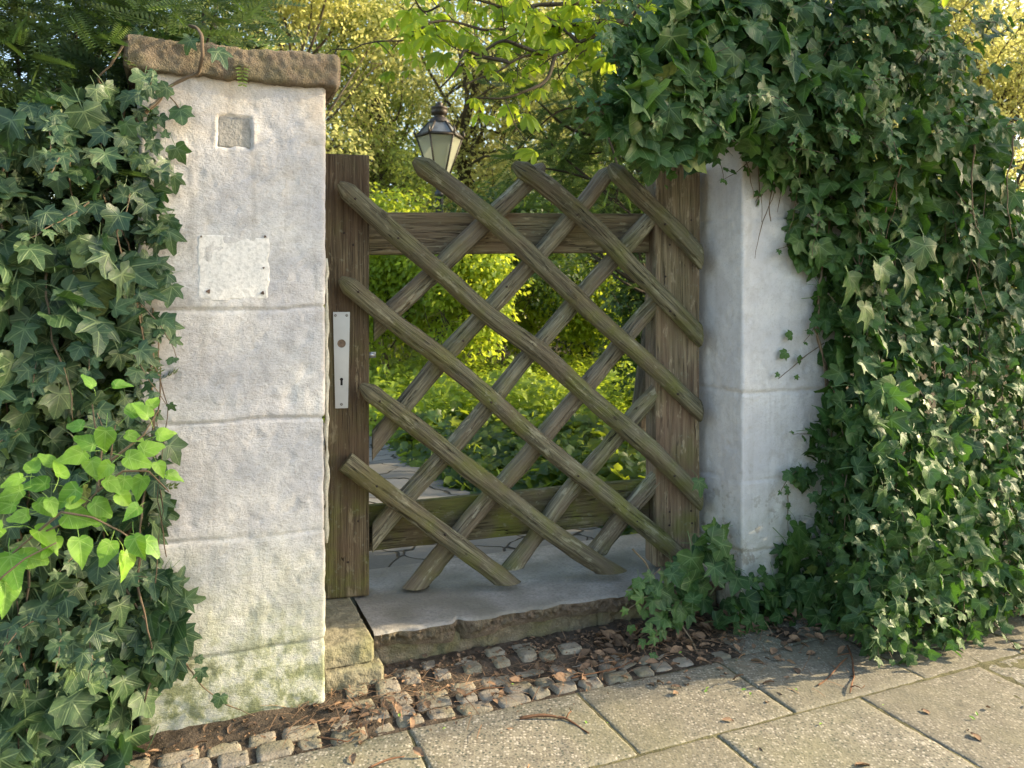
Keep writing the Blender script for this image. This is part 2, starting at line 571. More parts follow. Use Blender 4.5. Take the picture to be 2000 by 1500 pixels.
M_SHRUB = leaf_mat('shrub_leaf', (0.08, 0.16, 0.02), (0.25, 0.34, 0.04), None, 0.5, 0.5, (0.70, 0.82, 0.08), 0.3, False)
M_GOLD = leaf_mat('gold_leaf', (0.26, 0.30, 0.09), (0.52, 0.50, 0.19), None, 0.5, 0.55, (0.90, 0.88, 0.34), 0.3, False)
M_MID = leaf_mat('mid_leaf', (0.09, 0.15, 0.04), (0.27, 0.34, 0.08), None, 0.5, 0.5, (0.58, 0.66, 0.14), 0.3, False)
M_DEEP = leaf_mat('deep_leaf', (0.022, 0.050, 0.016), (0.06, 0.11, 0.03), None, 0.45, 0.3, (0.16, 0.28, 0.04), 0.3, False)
M_COVER = leaf_mat('cover_leaf', (0.026, 0.072, 0.022), (0.32, 0.42, 0.05), (0.2, 0.3, 0.1), 0.4, 0.42, (0.62, 0.78, 0.06), 0.4, False)
M_BARK = mat_wood('bark', (0.045, 0.035, 0.025), (0.10, 0.08, 0.055), (0.17, 0.14, 0.10), 0.3, gs=0.6)
M_STEM = mat_wood('ivy_stem', (0.12, 0.085, 0.055), (0.24, 0.18, 0.12), (0.36, 0.29, 0.20), 0.1)
M_TWIG = mat_wood('reddish_twig', (0.12, 0.055, 0.03), (0.26, 0.13, 0.07), (0.34, 0.20, 0.12), 0.0)
M_POLE = mat_wood('weathered_pole', (0.060, 0.052, 0.036), (0.155, 0.142, 0.098), (0.28, 0.265, 0.20), 0.8, mossz=(0.3, 2.2))
M_POLEB = mat_wood('weathered_back_pole', (0.080, 0.070, 0.052), (0.21, 0.19, 0.145), (0.36, 0.34, 0.28), 0.55, mossz=(0.3, 1.8))
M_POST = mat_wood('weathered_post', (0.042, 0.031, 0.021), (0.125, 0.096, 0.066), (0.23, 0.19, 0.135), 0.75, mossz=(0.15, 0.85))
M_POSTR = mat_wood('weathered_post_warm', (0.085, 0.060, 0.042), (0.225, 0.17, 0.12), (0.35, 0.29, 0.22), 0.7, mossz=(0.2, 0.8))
M_RAIL = mat_wood('weathered_rail', (0.085, 0.068, 0.044), (0.23, 0.19, 0.13), (0.37, 0.32, 0.23), 0.5, mossz=(0.4, 1.0))
M_WHITE = mat_white('whitewashed_stone')
M_PATCHW = mat_stone('fresh_whitewash', (0.64, 0.62, 0.59), (0.70, 0.68, 0.65), 0.0, 25, 0.002)
M_CEM = mat_stone('grey_cement', (0.23, 0.22, 0.205), (0.33, 0.315, 0.29), 0.05, 30, 0.004)
M_CAP = mat_stone('cap_concrete', (0.115, 0.088, 0.062), (0.25, 0.195, 0.140), 0.3, 60, 0.008)
M_STEP = mat_stone('step_slate', (0.18, 0.17, 0.155), (0.36, 0.34, 0.315), 0.75, 22, 0.004, (0.15, 0.142, 0.115))
M_RISER = mat_stone('step_masonry', (0.13, 0.11, 0.075), (0.24, 0.20, 0.14), 0.55, 40, 0.010, (0.13, 0.13, 0.05))
M_COB = mat_stone('cobble_stone', (0.19, 0.16, 0.125), (0.33, 0.29, 0.235), 0.45, 40, 0.004, (0.17, 0.165, 0.085))
M_SLAB = mat_slab()
M_SOIL = mat_soil()
M_PATH = mat_paving()
M_LITTER = NT('dry_leaf')
_t = M_LITTER
_c = _t.mix(_t.attr('rnd'), (0.13, 0.085, 0.055), (0.36, 0.22, 0.13))
M_LITTER = _t.done(_t.pbr(_t.mix(_t.mapr(_t.noise(_t.pos(), 90, 3), 0.4, 0.7, 0, 0.6), _c, (0.10, 0.06, 0.04)), 0.8, None, 0.3))
M_STEEL = mat_plain('brushed_aluminium', (0.50, 0.51, 0.53), 0.42, 0.85, 12, 0.08, 0.5, 0.0001)
M_SCREW = mat_plain('dull_screw', (0.22, 0.21, 0.20), 0.5, 0.8, 200, 0.3)
M_DARK = mat_plain('keyhole_shade', (0.015, 0.012, 0.01), 0.9)
M_IRON = mat_plain('bronze_iron', (0.045, 0.036, 0.028), 0.5, 0.4, 30, 0.5)

# ------------------------------------------------------------------ leaf templates
def fan_leaf(ang_r, cup=0.15, droop=0.25, fold=0.1, wave=0.05, seed=0, petiole=True, centre=(0, 0)):
    a = np.array([q[0] for q in ang_r], float); r = np.array([q[1] for q in ang_r], float)
    ang = np.radians(np.concatenate([a, -a[1:-1][::-1]]))
    rr = np.concatenate([r, r[1:-1][::-1]])
    if a[-1] != 180:
        ang = np.radians(np.concatenate([a, -a[1:][::-1]])); rr = np.concatenate([r, r[1:][::-1]])
    rng = np.random.default_rng(seed)
    rr = rr * (1 + rng.uniform(-0.10, 0.10, len(rr)))
    n = len(ang)
    out = np.stack([np.sin(ang) * rr, np.cos(ang) * rr], 1)
    mid = np.stack([np.sin(ang) * np.minimum(rr, 0.75) * 0.55, np.cos(ang) * np.minimum(rr, 0.75) * 0.55], 1)
    P = np.concatenate([[[0, 0]], mid, out])
    x, y = P[:, 0], P[:, 1]
    z = -droop * np.maximum(y, -0.2) ** 2 - cup * x * x + fold * np.abs(x) + wave * np.sin(7 * x + seed) * np.cos(6 * y + 2 * seed)
    V = np.stack([x, y, z], 1)
    i = np.arange(n); j = (i + 1) % n
    F3 = np.stack([np.zeros(n, int), 1 + j, 1 + i], 1)
    F4 = np.stack([1 + i, 1 + j, 1 + n + j, 1 + n + i], 1)
    loc = np.stack([x, y, np.zeros_like(x)], 1)
    if petiole:
        pv = np.array([[0.012, 0, 0], [-0.012, 0, 0], [-0.016, -0.45, -0.10], [0.016, -0.45, -0.10],
                       [0.014, -0.85, -0.38], [-0.014, -0.85, -0.38]])
        k = len(V)
        V = np.concatenate([V, pv]); loc = np.concatenate([loc, np.zeros((6, 3))])
        F4 = np.concatenate([F4, [[k, k + 1, k + 2, k + 3], [k + 3, k + 2, k + 5, k + 4]]])
    return V, [F3, F4], loc

IVY5 = [(0, 1.0), (9, .82), (20, .60), (29, .50), (38, .58), (49, .82), (60, .60), (75, .42), (90, .44), (106, .56), (122, .44), (142, .34), (162, .22), (180, .06)]
IVY3 = [(0, .95), (10, .82), (22, .68), (34, .60), (46, .68), (56, .78), (68, .64), (82, .56), (98, .58), (112, .56), (128, .46), (146, .38), (164, .26), (180, .08)]
IVYB = [(0, 1.0), (8, .90), (20, .74), (32, .64), (46, .62), (60, .66), (74, .62), (90, .57), (106, .55), (122, .50), (138, .44), (154, .36), (168, .24), (180, .10)]
T_IVY = [fan_leaf(IVY5, .2, .30, .10, .05, 1), fan_leaf(IVY5, -.05, .42, .20, .06, 2), fan_leaf(IVY3, .25, .22, .05, .06, 3),
         fan_leaf(IVY3, .0, .38, .22, .07, 4), fan_leaf(IVYB, .2, .30, .12, .06, 5), fan_leaf(IVYB, -.1, .15, .28, .05, 6)]
T_IVY = T_IVY[:4] + [fan_leaf(IVY5, .35, .05, .02, .09, 11), fan_leaf(IVY3, -.2, .55, .30, .04, 12), fan_leaf(IVY5, .1, -.10, .34, .05, 13)] + T_IVY[4:] + [fan_leaf(IVYB, .3, .40, .0, .10, 14)]
OVAL = [(0, 1.12), (8, .98), (20, .80), (35, .66), (55, .55), (80, .48), (105, .42), (130, .36), (155, .26), (180, .14)]
T_OVAL = [fan_leaf(OVAL, .1, .2, .12, .03, 8), fan_leaf(OVAL, -.1, .3, .25, .04, 9)]
_dv = np.array([[0, 0, 0], [-.30, .45, .05], [0, 1, -.05], [.30, .45, .05], [0, .5, -.02]])
T_SMALL = (_dv, [np.array([[0, 4, 1], [1, 4, 2], [2, 4, 3], [3, 4, 0]])], _dv * 0)
_nv = np.array([[0, 0, 0], [-.07, .5, .02], [0, 1, 0], [.07, .5, .02]])
T_THIN = (_nv, [np.array([[0, 3, 2, 1]])], _nv * 0)

def yew_spray():
    V, F = [], []
    n = 15
    for i in range(n):
        t = i / (n - 1)
        for s in (-1, 1):
            for lay in (0, 1):
                a = math.radians(58 - 30 * t) * s
                L = 0.20 * (1 - 0.45 * t) * (1.0 if lay == 0 else .8)
                b = np.array([0, t, -0.06 * t * t])
                d = np.array([math.sin(a), math.cos(a), 0.15 + lay * 0.55]); d /= np.linalg.norm(d)
                sd = np.cross(d, [0, 0, 1]); sd /= np.linalg.norm(sd)
                k = len(V)
                V += [b, b + d * L * .5 + sd * .022, b + d * L, b + d * L * .5 - sd * .022]
                F.append([k, k + 1, k + 2, k + 3])
    k = len(V)
    V += [np.array([.01, 0, -.005]), np.array([-.01, 0, -.005]), np.array([0, 1, -.06])]
    F3 = [[k, k + 1, k + 2]]
    V = np.array(V)
    return V, [np.array(F), np.array(F3)], V * 0
T_YEW = yew_spray()

def palm_leaf(seed=0, nl=6):
    """horse chestnut leaf: drooping leaflets from one point"""
    rng = np.random.default_rng(seed)
    V, F = [], []
    for i in range(nl):
        a = math.radians(-110 + 220 * i / (nl - 1)) + rng.uniform(-.1, .1)
        L = (1.0 - 0.35 * abs(i - (nl - 1) / 2) / (nl / 2)) * rng.uniform(.9, 1.05)
        d = np.array([math.sin(a), math.cos(a), 0]); s = np.array([d[1], -d[0], 0])
        k = len(V)
        prof = [(0.03, .02), (.35, .13), (.65, .20), (.85, .14), (1.0, .0)]
        for (t, wd) in prof:
            z = -0.75 * (t * L) ** 1.6
            c = d * t * L * (1 - .25 * t) + np.array([0, 0, z])
            V += [c + s * wd * L + np.array([0, 0, .05 * wd]), c + np.array([0, 0, -.06 * (wd > 0)]), c - s * wd * L + np.array([0, 0, .05 * wd])]
        for q in range(len(prof) - 1):
            b = k + q * 3
            F += [[b, b + 1, b + 4, b + 3], [b + 1, b + 2, b + 5, b + 4]]
    V = np.array(V)
    return V, [np.array(F)], V * 0
T_CHEST = [palm_leaf(1, 5), palm_leaf(2, 6), palm_leaf(3, 7)]

# ------------------------------------------------------------------ sampling helpers
def in_poly(px, py, poly):
    px, py = np.asarray(px), np.asarray(py)
    c = np.zeros(len(px), bool)
    n = len(poly)
    for i in range(n):
        x1, y1 = poly[i]; x2, y2 = poly[(i + 1) % n]
        if y1 == y2: continue
        k = ((y1 > py) != (y2 > py)) & (px < (x2 - x1) * (py - y1) / (y2 - y1) + x1)
        c ^= k
    return c

def sample_poly(poly, n, rng):
    P = np.array(poly, float)
    lo, hi = P.min(0), P.max(0)
    # jittered grid, so the leaves spread evenly
    area = (hi - lo).prod()
    res = []
    tot = 0
    step = math.sqrt(area / (n * 1.0))
    f = 0
    while tot < n and f < 12:
        gx = np.arange(lo[0], hi[0], step); gy = np.arange(lo[1], hi[1], step)
        X, Y = np.meshgrid(gx, gy)
        X = X.ravel() + rng.uniform(0, step * 1.6, X.size); Y = Y.ravel() + rng.uniform(0, step * 1.6, Y.size)
        m = in_poly(X, Y, poly)
        res.append(np.stack([X[m], Y[m]], 1)); tot += int(m.sum()); f += 1
    R = np.concatenate(res)
    rng.shuffle(R)
    return R[:n]

def leaves_on(mb, pts, nrm, size, rng, templates, down=1.0, spread=0.45, rnd=None, up=0.35):
    m = len(pts)
    N = nrm + rng.normal(0, spread, (m, 3)) + ZV * up
    Td = -ZV * down + rng.normal(0, 0.62, (m, 3))
    M = frames(N, Td)
    R = rng.uniform(0, 1, m) ** 1.5 if rnd is None else rnd
    ch = rng.integers(0, len(templates), m)
    for i, T in enumerate(templates):
        k = ch == i
        if k.any():
            inst(mb, T, M[k], pts[k], size[k], R[k])

def project(p):
    return 1000 + FPX * p[:, 0] / p[:, 1], 600 - FPX * (p[:, 2] - CAM_H) / p[:, 1]

# ================================================================== GROUND
mb = MB()
mb.add([[-150, -60, -0.03], [150, -60, -0.03], [150, 250, -0.03], [-150, 250, -0.03]], [[[0, 1, 2, 3]]])
tag(mb.build('ground', M_SOIL, None, False), 'bare dark soil ground', None, None, 'structure')

def sheet(x0, x1, y0, y1, nx, ny, fz, fr):
    X, Y = np.meshgrid(np.linspace(x0, x1, nx), np.linspace(y0, y1, ny))
    P = np.array([fr(a, b) for a, b in zip(X.ravel(), Y.ravel())])
    P[:, 2] = fz(P)
    i = np.arange(ny - 1)[:, None] * nx; j = np.arange(nx - 1)[None]
    F = np.stack([i + j, i + j + 1, i + nx + j + 1, i + nx + j], 2).reshape(-1, 4)
    return P, F

# strip of soil at the wall foot
def soil_z(P):
    v = (P - P0) @ WV
    return -0.004 + 0.006 * fbm(P * np.array([12, 12, 1]), 5, 3, .6) + 0.022 * smooth(v, -0.09, 0.07) - 0.03 * smooth(-v, 0.172, 0.19)
mb = MB()
P, F = sheet(-1.2, 3.6, -0.26, 0.5, 240, 60, soil_z, lambda a, b: W(a, b))
mb.add(P, [F])
tag(mb.build('soil', M_SOIL), 'dark soil along the foot of the pillars', None, None, 'structure')

# pavement slabs
mb = MB()
rs = np.random.default_rng(5)
SL = 0.443
def slab(u0, u1, v0, v1, rnd):
    g = 0.0016
    zt = rs.uniform(-0.0015, 0.0015)
    def dsp(V, loc, N):
        return (fbm(V * 40, 3, 9) * 0.0012 + fbm(V * 7, 2, 4) * 0.0012)
    A = W((u0 + u1) / 2, (v0 + v1) / 2, -0.05); B = A + ZV * (0.05 + zt)
    # built as a vertical prism with a fine top sheet
    hw, hd = (u1 - u0) / 2 - g, (v1 - v0) / 2 - g
    nx, ny = 28, max(6, int(28 * hd / hw))
    xs = np.concatenate([[-hw, -hw + .003], np.linspace(-hw + .008, hw - .008, nx), [hw - .003, hw]])
    ys = np.concatenate([[-hd, -hd + .003], np.linspace(-hd + .008, hd - .008, ny), [hd - .003, hd]])
    X, Y = np.meshgrid(xs, ys)
    ex = np.minimum(hw - np.abs(X), hd - np.abs(Y))
    z = np.where(ex < .001, -0.006, np.where(ex < .005, -0.0015, 0.0))
    c = W((u0 + u1) / 2, (v0 + v1) / 2, 0)
    V = c + X.ravel()[:, None] * WU + Y.ravel()[:, None] * WV + (z.ravel() + zt)[:, None] * ZV
    V += ZV * dsp(V, None, None)[:, None]
    edge = (ex.ravel() < .006)
    jit = fbm(V * 60, 2, 13) * 0.002
    V[edge] += WU * jit[edge][:, None] + WV * jit[edge][:, None]
    n1, n2 = X.shape[1], X.shape[0]
    i = np.arange(n2 - 1)[:, None] * n1; j = np.arange(n1 - 1)[None]
    F = np.stack([i + j, i + j + 1, i + n1 + j + 1, i + n1 + j], 2).reshape(-1, 4)
    k = n1 * n2
    c4 = [0, n1 - 1, n1 * n2 - 1, n1 * (n2 - 1)]
    low = V[c4] - ZV * 0.05
    V = np.concatenate([V, low])
    side = [[k, k + 1, c4[1], c4[0]], [k + 1, k + 2, c4[2], c4[1]], [k + 2, k + 3, c4[3], c4[2]], [k + 3, k, c4[0], c4[3]]]
    mb.add(V, [F, np.array(side)], rnd)
for k in range(-4, 10):
    u0 = 0.577 + (k - 0) * SL
    if k >= -2:
        slab(u0, u0 + SL, -0.48, -0.182, rs.uniform(0, 1))
    for row in range(6):
        off = 0.338 if row % 2 == 0 else 0.115
        ua = off + k * SL
        va = -0.48 - (row + 1) * SL
        slab(ua, ua + SL, va, va + SL, rs.uniform(0, 1))
# narrow slabs to the right of the cobbles, against the ivy
for k in range(0, 8):
    ua = 1.56 + k * SL
    slab(ua, ua + SL, -0.182, 0.0, rs.uniform(0, 1))
tag(mb.build('pavement', M_SLAB), 'mossy exposed aggregate paving slabs', None, None, 'structure')

mb = MB()
q4 = np.array([W(-3, -0.183, -0.0028), W(6, -0.183, -0.0028), W(6, -4, -0.0028), W(-3, -4, -0.0028)])
mb.add(q4, [[[0, 3, 2, 1]]])
tag(mb.build('joint_sand', mat_soil('mossy_joint', (0.09, 0.085, 0.045), (0.20, 0.185, 0.10)), None, False), 'mossy sand in the paving joints', None, None, 'structure')
# cobbles
mb = MB()
def stone_box(mb, c, ux, uy, sx, sy, h, seed, rnd):
    """irregular rounded stone"""
    n = 9
    g = np.linspace(-1, 1, n)
    X, Y = np.meshgrid(g, g)
    x, y = X.ravel(), Y.ravel()
    q = 0.16
    sxx = np.sign(x) * (1 - (1 - np.abs(x)) ** 1.3); syy = np.sign(y) * (1 - (1 - np.abs(y)) ** 1.3)
    r = np.maximum(np.abs(x), np.abs(y))
    cr = 1 - q * np.minimum(np.abs(x), np.abs(y)) ** 4
    px_, py_ = sxx * cr * sx / 2, syy * cr * sy / 2
    z = h * (1 - 0.10 * r ** 2 - 0.9 * smooth(r, .86, 1.0))
    V = c + px_[:, None] * ux + py_[:, None] * uy
    ns = vn(V * 22 + seed * 3.1, seed) * 0.006
    V = V + ns[:, None] * ux + (vn(V * 22 + 9.1 + seed, seed + 2) * 0.005)[:, None] * uy
    z = z + fbm(V * 45, 3, seed) * 0.0022
    V[:, 2] += z
    i = np.arange(n - 1)[:, None] * n; j = np.arange(n - 1)[None]
    F = np.stack([i + j, i + j + 1, i + n + j + 1, i + n + j], 2).reshape(-1, 4)
    mb.add(V, [F], rnd)
rc = np.random.default_rng(3)
rows = [(-0.036, 0.056), (-0.092, 0.054), (-0.149, 0.056)]
sd = 0
for (vc, hv) in rows:
    u = -0.75
    while u < 1.50:
        L = rc.uniform(0.05, 0.10)
        if not (vc > -0.05 and (u < 0.44)):
            vlim = -0.036 - 0.02 if vc > -0.05 else 0
            sd += 1
            sink = rc.uniform(-0.019, -0.013)
            if u > 1.2 and rc.random() < 0.4: sink -= .012
            a = rc.normal(0, .10)
            ux = WU * math.cos(a) + WV * math.sin(a); uy = -WU * math.sin(a) + WV * math.cos(a)
            stone_box(mb, W(u + L / 2, vc + rc.normal(0, .004), sink), ux, uy, L * 0.95, hv * rc.uniform(.86, 1.02), rc.uniform(.014, .019), sd, rc.uniform(0, 1))
        u += L + rc.uniform(0.0, .008)
# a few stones up to the step between the pillars
for vc, ua, ub in ((0.02, 0.46, 1.15), (0.068, 0.60, 0.95)):
    u = ua
    while u < ub:
        L = rc.uniform(0.045, 0.085); sd += 1
        stone_box(mb, W(u + L / 2, vc + rc.normal(0, .005), rc.uniform(-.006, .002) + .004), WU, WV, L * .9, .048, .018, sd, rc.uniform(0, 1))
        u += L + rc.uniform(0, .03)
tag(mb.build('cobbles', M_COB), 'small worn cobbles in rows between wall foot and slabs', None, None, 'structure')

# garden ground and path
def garden_z(P):
    v = (P - P0) @ WV
    return 0.085 + 0.02 * fbm(P * np.array([1.5, 1.5, 1]), 3, 8) * smooth(v, 0.5, 1.5) + 0.018 * np.maximum(v - 2.5, 0)
mb = MB()
P, F = sheet(-14, 18, 0.5, 34, 120, 120, garden_z, lambda a, b: W(a, b))
mb.add(P, [F])
tag(mb.build('garden_soil', mat_soil('garden_earth', (0.04, 0.034, 0.02), (0.10, 0.08, 0.05))), 'dark garden soil', None, None, 'structure')
# the path bends away to the left behind the gate
mb = MB()
def path_c(t):   # centre line in wall coordinates
    return 1.06 - 0.16 * smooth(t, 0.7, 2.0) - 0.8 * smooth(t, 2.8, 6.0), t
def path_w(t):
    return 0.56 - 0.18 * smooth(t, 0.7, 2.0)
rowsP = []
ts = np.linspace(0.60, 9.0, 80)
nx = 14
for t in ts:
    cu, cv = path_c(t); hw = path_w(t)
    for s in np.linspace(-1, 1, nx):
        rowsP.append(W(cu + s * hw, cv))
P = np.array(rowsP)
P[:, 2] = garden_z(P) + 0.022 + 0.004 * fbm(P * np.array([8, 8, 1]), 2, 5)
i = np.arange(len(ts) - 1)[:, None] * nx; j = np.arange(nx - 1)[None]
F = np.stack([i + j, i + j + 1, i + nx + j + 1, i + nx + j], 2).reshape(-1, 4)
mb.add(P, [F])
tag(mb.build('path', M_PATH), 'crazy paving garden path behind the gate', None, None, 'structure')

# ================================================================== PILLARS
PW = 0.417
def pillar_disp(joints, seed, patch=None, plate=None):
    def f(V, loc, N):
        u = (V - P0) @ WU; v = (V - P0) @ WV; z = V[:, 2]
        d = fbm(V * 12, 4, seed, .42) * 0.0010 + fbm(V * 55, 3, seed + 3) * 0.0010 + np.minimum(fbm(V * 24, 3, seed + 9) + .25, 0) * 0.0035 + fbm(V * 3, 2, seed + 5) * 0.0018
        for k, zj in enumerate(joints):
            zz = zj + fbm(np.stack([u * 4, v * 4, u * 0 + k * 5.], 1), 4, seed + 11) * 0.007
            wdt = 0.0016 + 0.0022 * (vn(np.stack([u * 13, v * 13, u * 0 + k], 1), seed + 20) + 1)
            depth = 0.0035 + 0.0045 * (vn(np.stack([u * 9, v * 9, u * 0 + k * 3], 1), seed + 21) + 1) * .5
            d -= depth * np.exp(-((z - zz) / wdt) ** 2)
            d += 0.0012 * np.exp(-((z - zz - 0.02) / 0.016) ** 2) * (vn(V * 30, seed + 6) + .6)
        # offset of each block
        blk = np.searchsorted(np.array(sorted(joints)), z)
        d += ((blk * 37 + seed) % 5 - 2) * 0.0009
        if patch is not None:
            (u0, u1, z0, z1) = patch
            e = np.minimum(np.minimum(u - u0, u1 - u), np.minimum(z - z0, z1 - z)) + fbm(V * 45, 3, seed + 40) * 0.004
            m = smooth(e, -0.002, 0.004) * (v < 0.05)
            d -= 0.0075 * m
            m2 = np.exp(-((e + 0.004) / 0.004) ** 2) * (v < 0.05)
            d += 0.0012 * m2
        return d
    return f

pu0, pz1 = uz(424, 224); pu1, pz0 = uz(491, 292)
LP = thing('gate_pillar', W(PW / 2, 0.22, 0), 'whitewashed stone gate pillar with brown concrete cap left of the gate', 'pillar')
mb = MB()
rprism(mb, W(PW / 2, 0.225, -0.08), W(PW / 2, 0.225, 1.53), WU, WV, PW, 0.45, 0.008, 0.0045, 0.0045,
       pillar_disp([.982, .714, .4385, .163], 1, (pu0, pu1, pz0, pz1)), bev=False)
mb.build('shaft', M_WHITE, LP)
# cap
def cap_disp(V, loc, N):
    return fbm(V * 9, 3, 31) * 0.008 + fbm(V * 60, 3, 33) * 0.0035 + np.abs(fbm(V * 140, 2, 35)) * 0.0016
mb = MB()
rprism(mb, W(-0.03, 0.22, 1.553), W(0.452, 0.22, 1.566), WV, ZV, 0.49, 0.080, 0.011, 0.005, 0.005, cap_disp)
mb.build('cap', M_CAP, LP)
# cement in the square hollow
def flat_patch(name, mat, u0, u1, z0, z1, v, seed, amp, dd=0.004, ragged=0.004):
    mb = MB()
    nx, nz = max(8, int((u1 - u0) / .003)), max(8, int((z1 - z0) / .003))
    X, Z = np.meshgrid(np.linspace(u0, u1, nx), np.linspace(z0, z1, nz))
    V = W(0, 0) + X.ravel()[:, None] * WU + Z.ravel()[:, None] * ZV
    d = fbm(V * 30, 4, seed) * amp
    e = np.minimum(np.minimum(X - u0, u1 - X), np.minimum(Z - z0, z1 - Z)).ravel() + fbm(V * 40, 3, seed + 2) * ragged
    vv = v - d + dd * (1 - smooth(e, -0.001, 0.003))
    V = V + vv[:, None] * WV
    i = np.arange(nz - 1)[:, None] * nx; j = np.arange(nx - 1)[None]
    F = np.stack([i + j, i + j + 1, i + nx + j + 1, i + nx + j], 2).reshape(-1, 4)
    mb.add(V, [F])
    return mb
mb = flat_patch('x', M_CEM, pu0 + .0, pu1 - .0, pz0 + .0, pz1 - .0, 0.0015, 51, 0.0015, 0.006, 0.004)
mb.build('cement_patch', M_CEM, LP)
a0, b1 = uz(384, 456); a1, b0 = uz(527, 586)
mb = flat_patch('x', M_PATCHW, a0, a1, b0, b1, -0.0014, 61, 0.0008, 0.007, 0.004)
mb.build('plaster_plate', M_PATCHW, LP)
mb = MB()
for (hx, hy, hr) in ((393, 462, .0022), (518, 462, .0030), (407, 569, .0045), (513, 572, .0040), (515, 523, .0022)):
    c0 = onwall(hx, hy, -.0042); a = np.linspace(0, 2 * math.pi, 12, endpoint=False)
    rr0 = hr * (1 + .3 * np.sin(a * 3 + hx))
    ring = c0 + np.cos(a)[:, None] * WU * rr0[:, None] + np.sin(a)[:, None] * ZV * rr0[:, None]
    V = np.concatenate([ring + WV * .004, ring, ring * .4 + c0 * .6 + WV * .0015])
    i = np.arange(12); j = (i + 1) % 12
    mb.add(V, [np.stack([i, j, 12 + j, 12 + i], 1), np.stack([12 + i, 12 + j, 24 + j, 24 + i], 1), np.arange(24, 36)[None]])
mb.build('screw_plug', mat_plain('rusty_plug', (0.16, 0.10, 0.07), 0.8, 0, 90, .5), LP)
# mortar bead left on the far corner
mb = MB()
pts = []
for y in np.linspace(505, 1060, 40):
    D = 2.13
    pts.append(at(638 + 1.2 * math.sin(y * .11) + random.uniform(-1, 1), y, D))
tube(mb, pts, [0.0055 + 0.0010 * math.sin(i * .9) for i in range(40)], 8, wob=0.003)
mb.build('mortar_bead', mat_stone('old_mortar', (0.50, 0.47, 0.38), (0.62, 0.60, 0.52), 0.2, 40, 0.004), LP)

RP = thing('gate_pillar', W(1.70 + .21, 0.22, 0), 'white pillar half buried in ivy on the hinge side of the gate', 'pillar')
mb = MB()
rprism(mb, W(1.70 + .2085, 0.225, -0.06), W(1.70 + .2085, 0.225, 1.53), WU, WV, PW, 0.45, 0.008, 0.006, 0.006,
       pillar_disp([1.27, .721, .433, .217], 2), bev=False)
mb.build('shaft', mat_white('whitewashed_stone_right', False), RP)
mb = MB()
rprism(mb, W(1.66, 0.21, 1.562), W(2.16, 0.21, 1.562), WV, ZV, 0.50, 0.075, 0.020, 0.012, 0.012, cap_disp)
mb.build('cap', M_CAP, RP)

# ================================================================== STEP
ST = thing('doorstep', W(1.1, 0.3, 0), 'grey slate threshold slab with a broken edge under the gate', 'step')
mb = MB()
u0, u1, v0, v1 = 0.562, 1.705, 0.092, 0.60
nu, nv = 260, 90
U, Vv = np.meshgrid(np.linspace(u0, u1, nu), np.linspace(v0, v1, nv))
U, Vv = U.ravel().copy(), Vv.ravel().copy()
q = (Vv - v0) / (v1 - v0)
fr = fbm(np.stack([U * 16, U * 0, U * 0], 1), 4, 71) * 0.010 - 0.02 * np.exp(-((U - 0.80) / 0.012) ** 2)
Vn = Vv - fr * (1 - q) ** 6
Un = U - 0.0 * q
V = W(0, 0) + Un[:, None] * WU + Vn[:, None] * WV + ZV * 0.115
V[:, 2] += fbm(V * np.array([6, 6, 1]), 3, 73) * 0.0018 - 0.007 * np.exp(-q / 0.012)
i = np.arange(nv - 1)[:, None] * nu; j = np.arange(nu - 1)[None]
F = np.stack([i + j, i + j + 1, i + nu + j + 1, i + nu + j], 2).reshape(-1, 4)
mb.add(V, [F])
mb.build('slab', M_STEP, ST)
# ragged broken face under the slab edge
mb = MB()
nz = 16
U, Zq = np.meshgrid(np.linspace(u0, u1, 420), np.linspace(0, 1, nz))
U, Zq = U.ravel(), Zq.ravel()
fr = fbm(np.stack([U * 16, U * 0, U * 0], 1), 4, 71) * 0.010 - 0.02 * np.exp(-((U - 0.80) / 0.012) ** 2)
hgt = 0.046 + 0.014 * vn(np.stack([U * 5, U * 0, U * 0], 1), 4)
V = W(0, 0) + U[:, None] * WU + (0.092 - fr)[:, None] * WV + (0.108 - Zq * hgt)[:, None] * ZV
V -= WV * (fbm(V * 60, 4, 75, .65) * 0.011 * np.sin(np.pi * np.clip(Zq * 1.3, 0, 1)) - 0.012 * Zq ** 2)[:, None]
n = 420
i = np.arange(nz - 1)[:, None] * n; j = np.arange(n - 1)[None]
F = np.stack([i + j, i + n + j, i + n + j + 1, i + j + 1], 2).reshape(-1, 4)
mb.add(V, [F])
mb.build('broken_edge', mat_stone('broken_stone', (0.10, 0.072, 0.052), (0.22, 0.17, 0.125), 0.2, 60, 0.012), ST)
mb = MB()
def riser_disp(V, loc, N):
    return fbm(V * 28, 4, 81) * 0.010 + fbm(V * 90, 2, 83) * 0.003
uu = u0 + 0.005
k = 0
while uu < 1.70:
    L = random.uniform(.24, .42)
    rprism(mb, W(uu, 0.30, 0.034), W(min(uu + L + .004, 1.70), 0.30, 0.034), WV, ZV, 0.36 + random.uniform(-.008, .008), 0.085, 0.010, 0.006, 0.006, riser_disp, rnd=random.random(), seed=k)
    uu += L; k += 1
mb.build('masonry', M_RISER, ST)
mb = MB()
def blk_disp(V, loc, N):
    return fbm(V * 20, 4, 85) * 0.005 + fbm(V * 80, 3, 86) * 0.002
rprism(mb, W(0.417, 0.235, 0.088), W(0.553, 0.235, 0.088), WV, ZV, 0.36, 0.060, 0.008, 0.005, 0.005, blk_disp, rnd=.4)
rprism(mb, W(0.415, 0.228, 0.020), W(0.575, 0.228, 0.020), WV, ZV, 0.39, 0.080, 0.010, 0.005, 0.005, blk_disp, rnd=.1)
mb.build('side_block', mat_stone('side_stone', (0.17, 0.155, 0.105), (0.28, 0.25, 0.18), 0.6, 30, 0.006, (0.16, 0.165, 0.06)), ST)

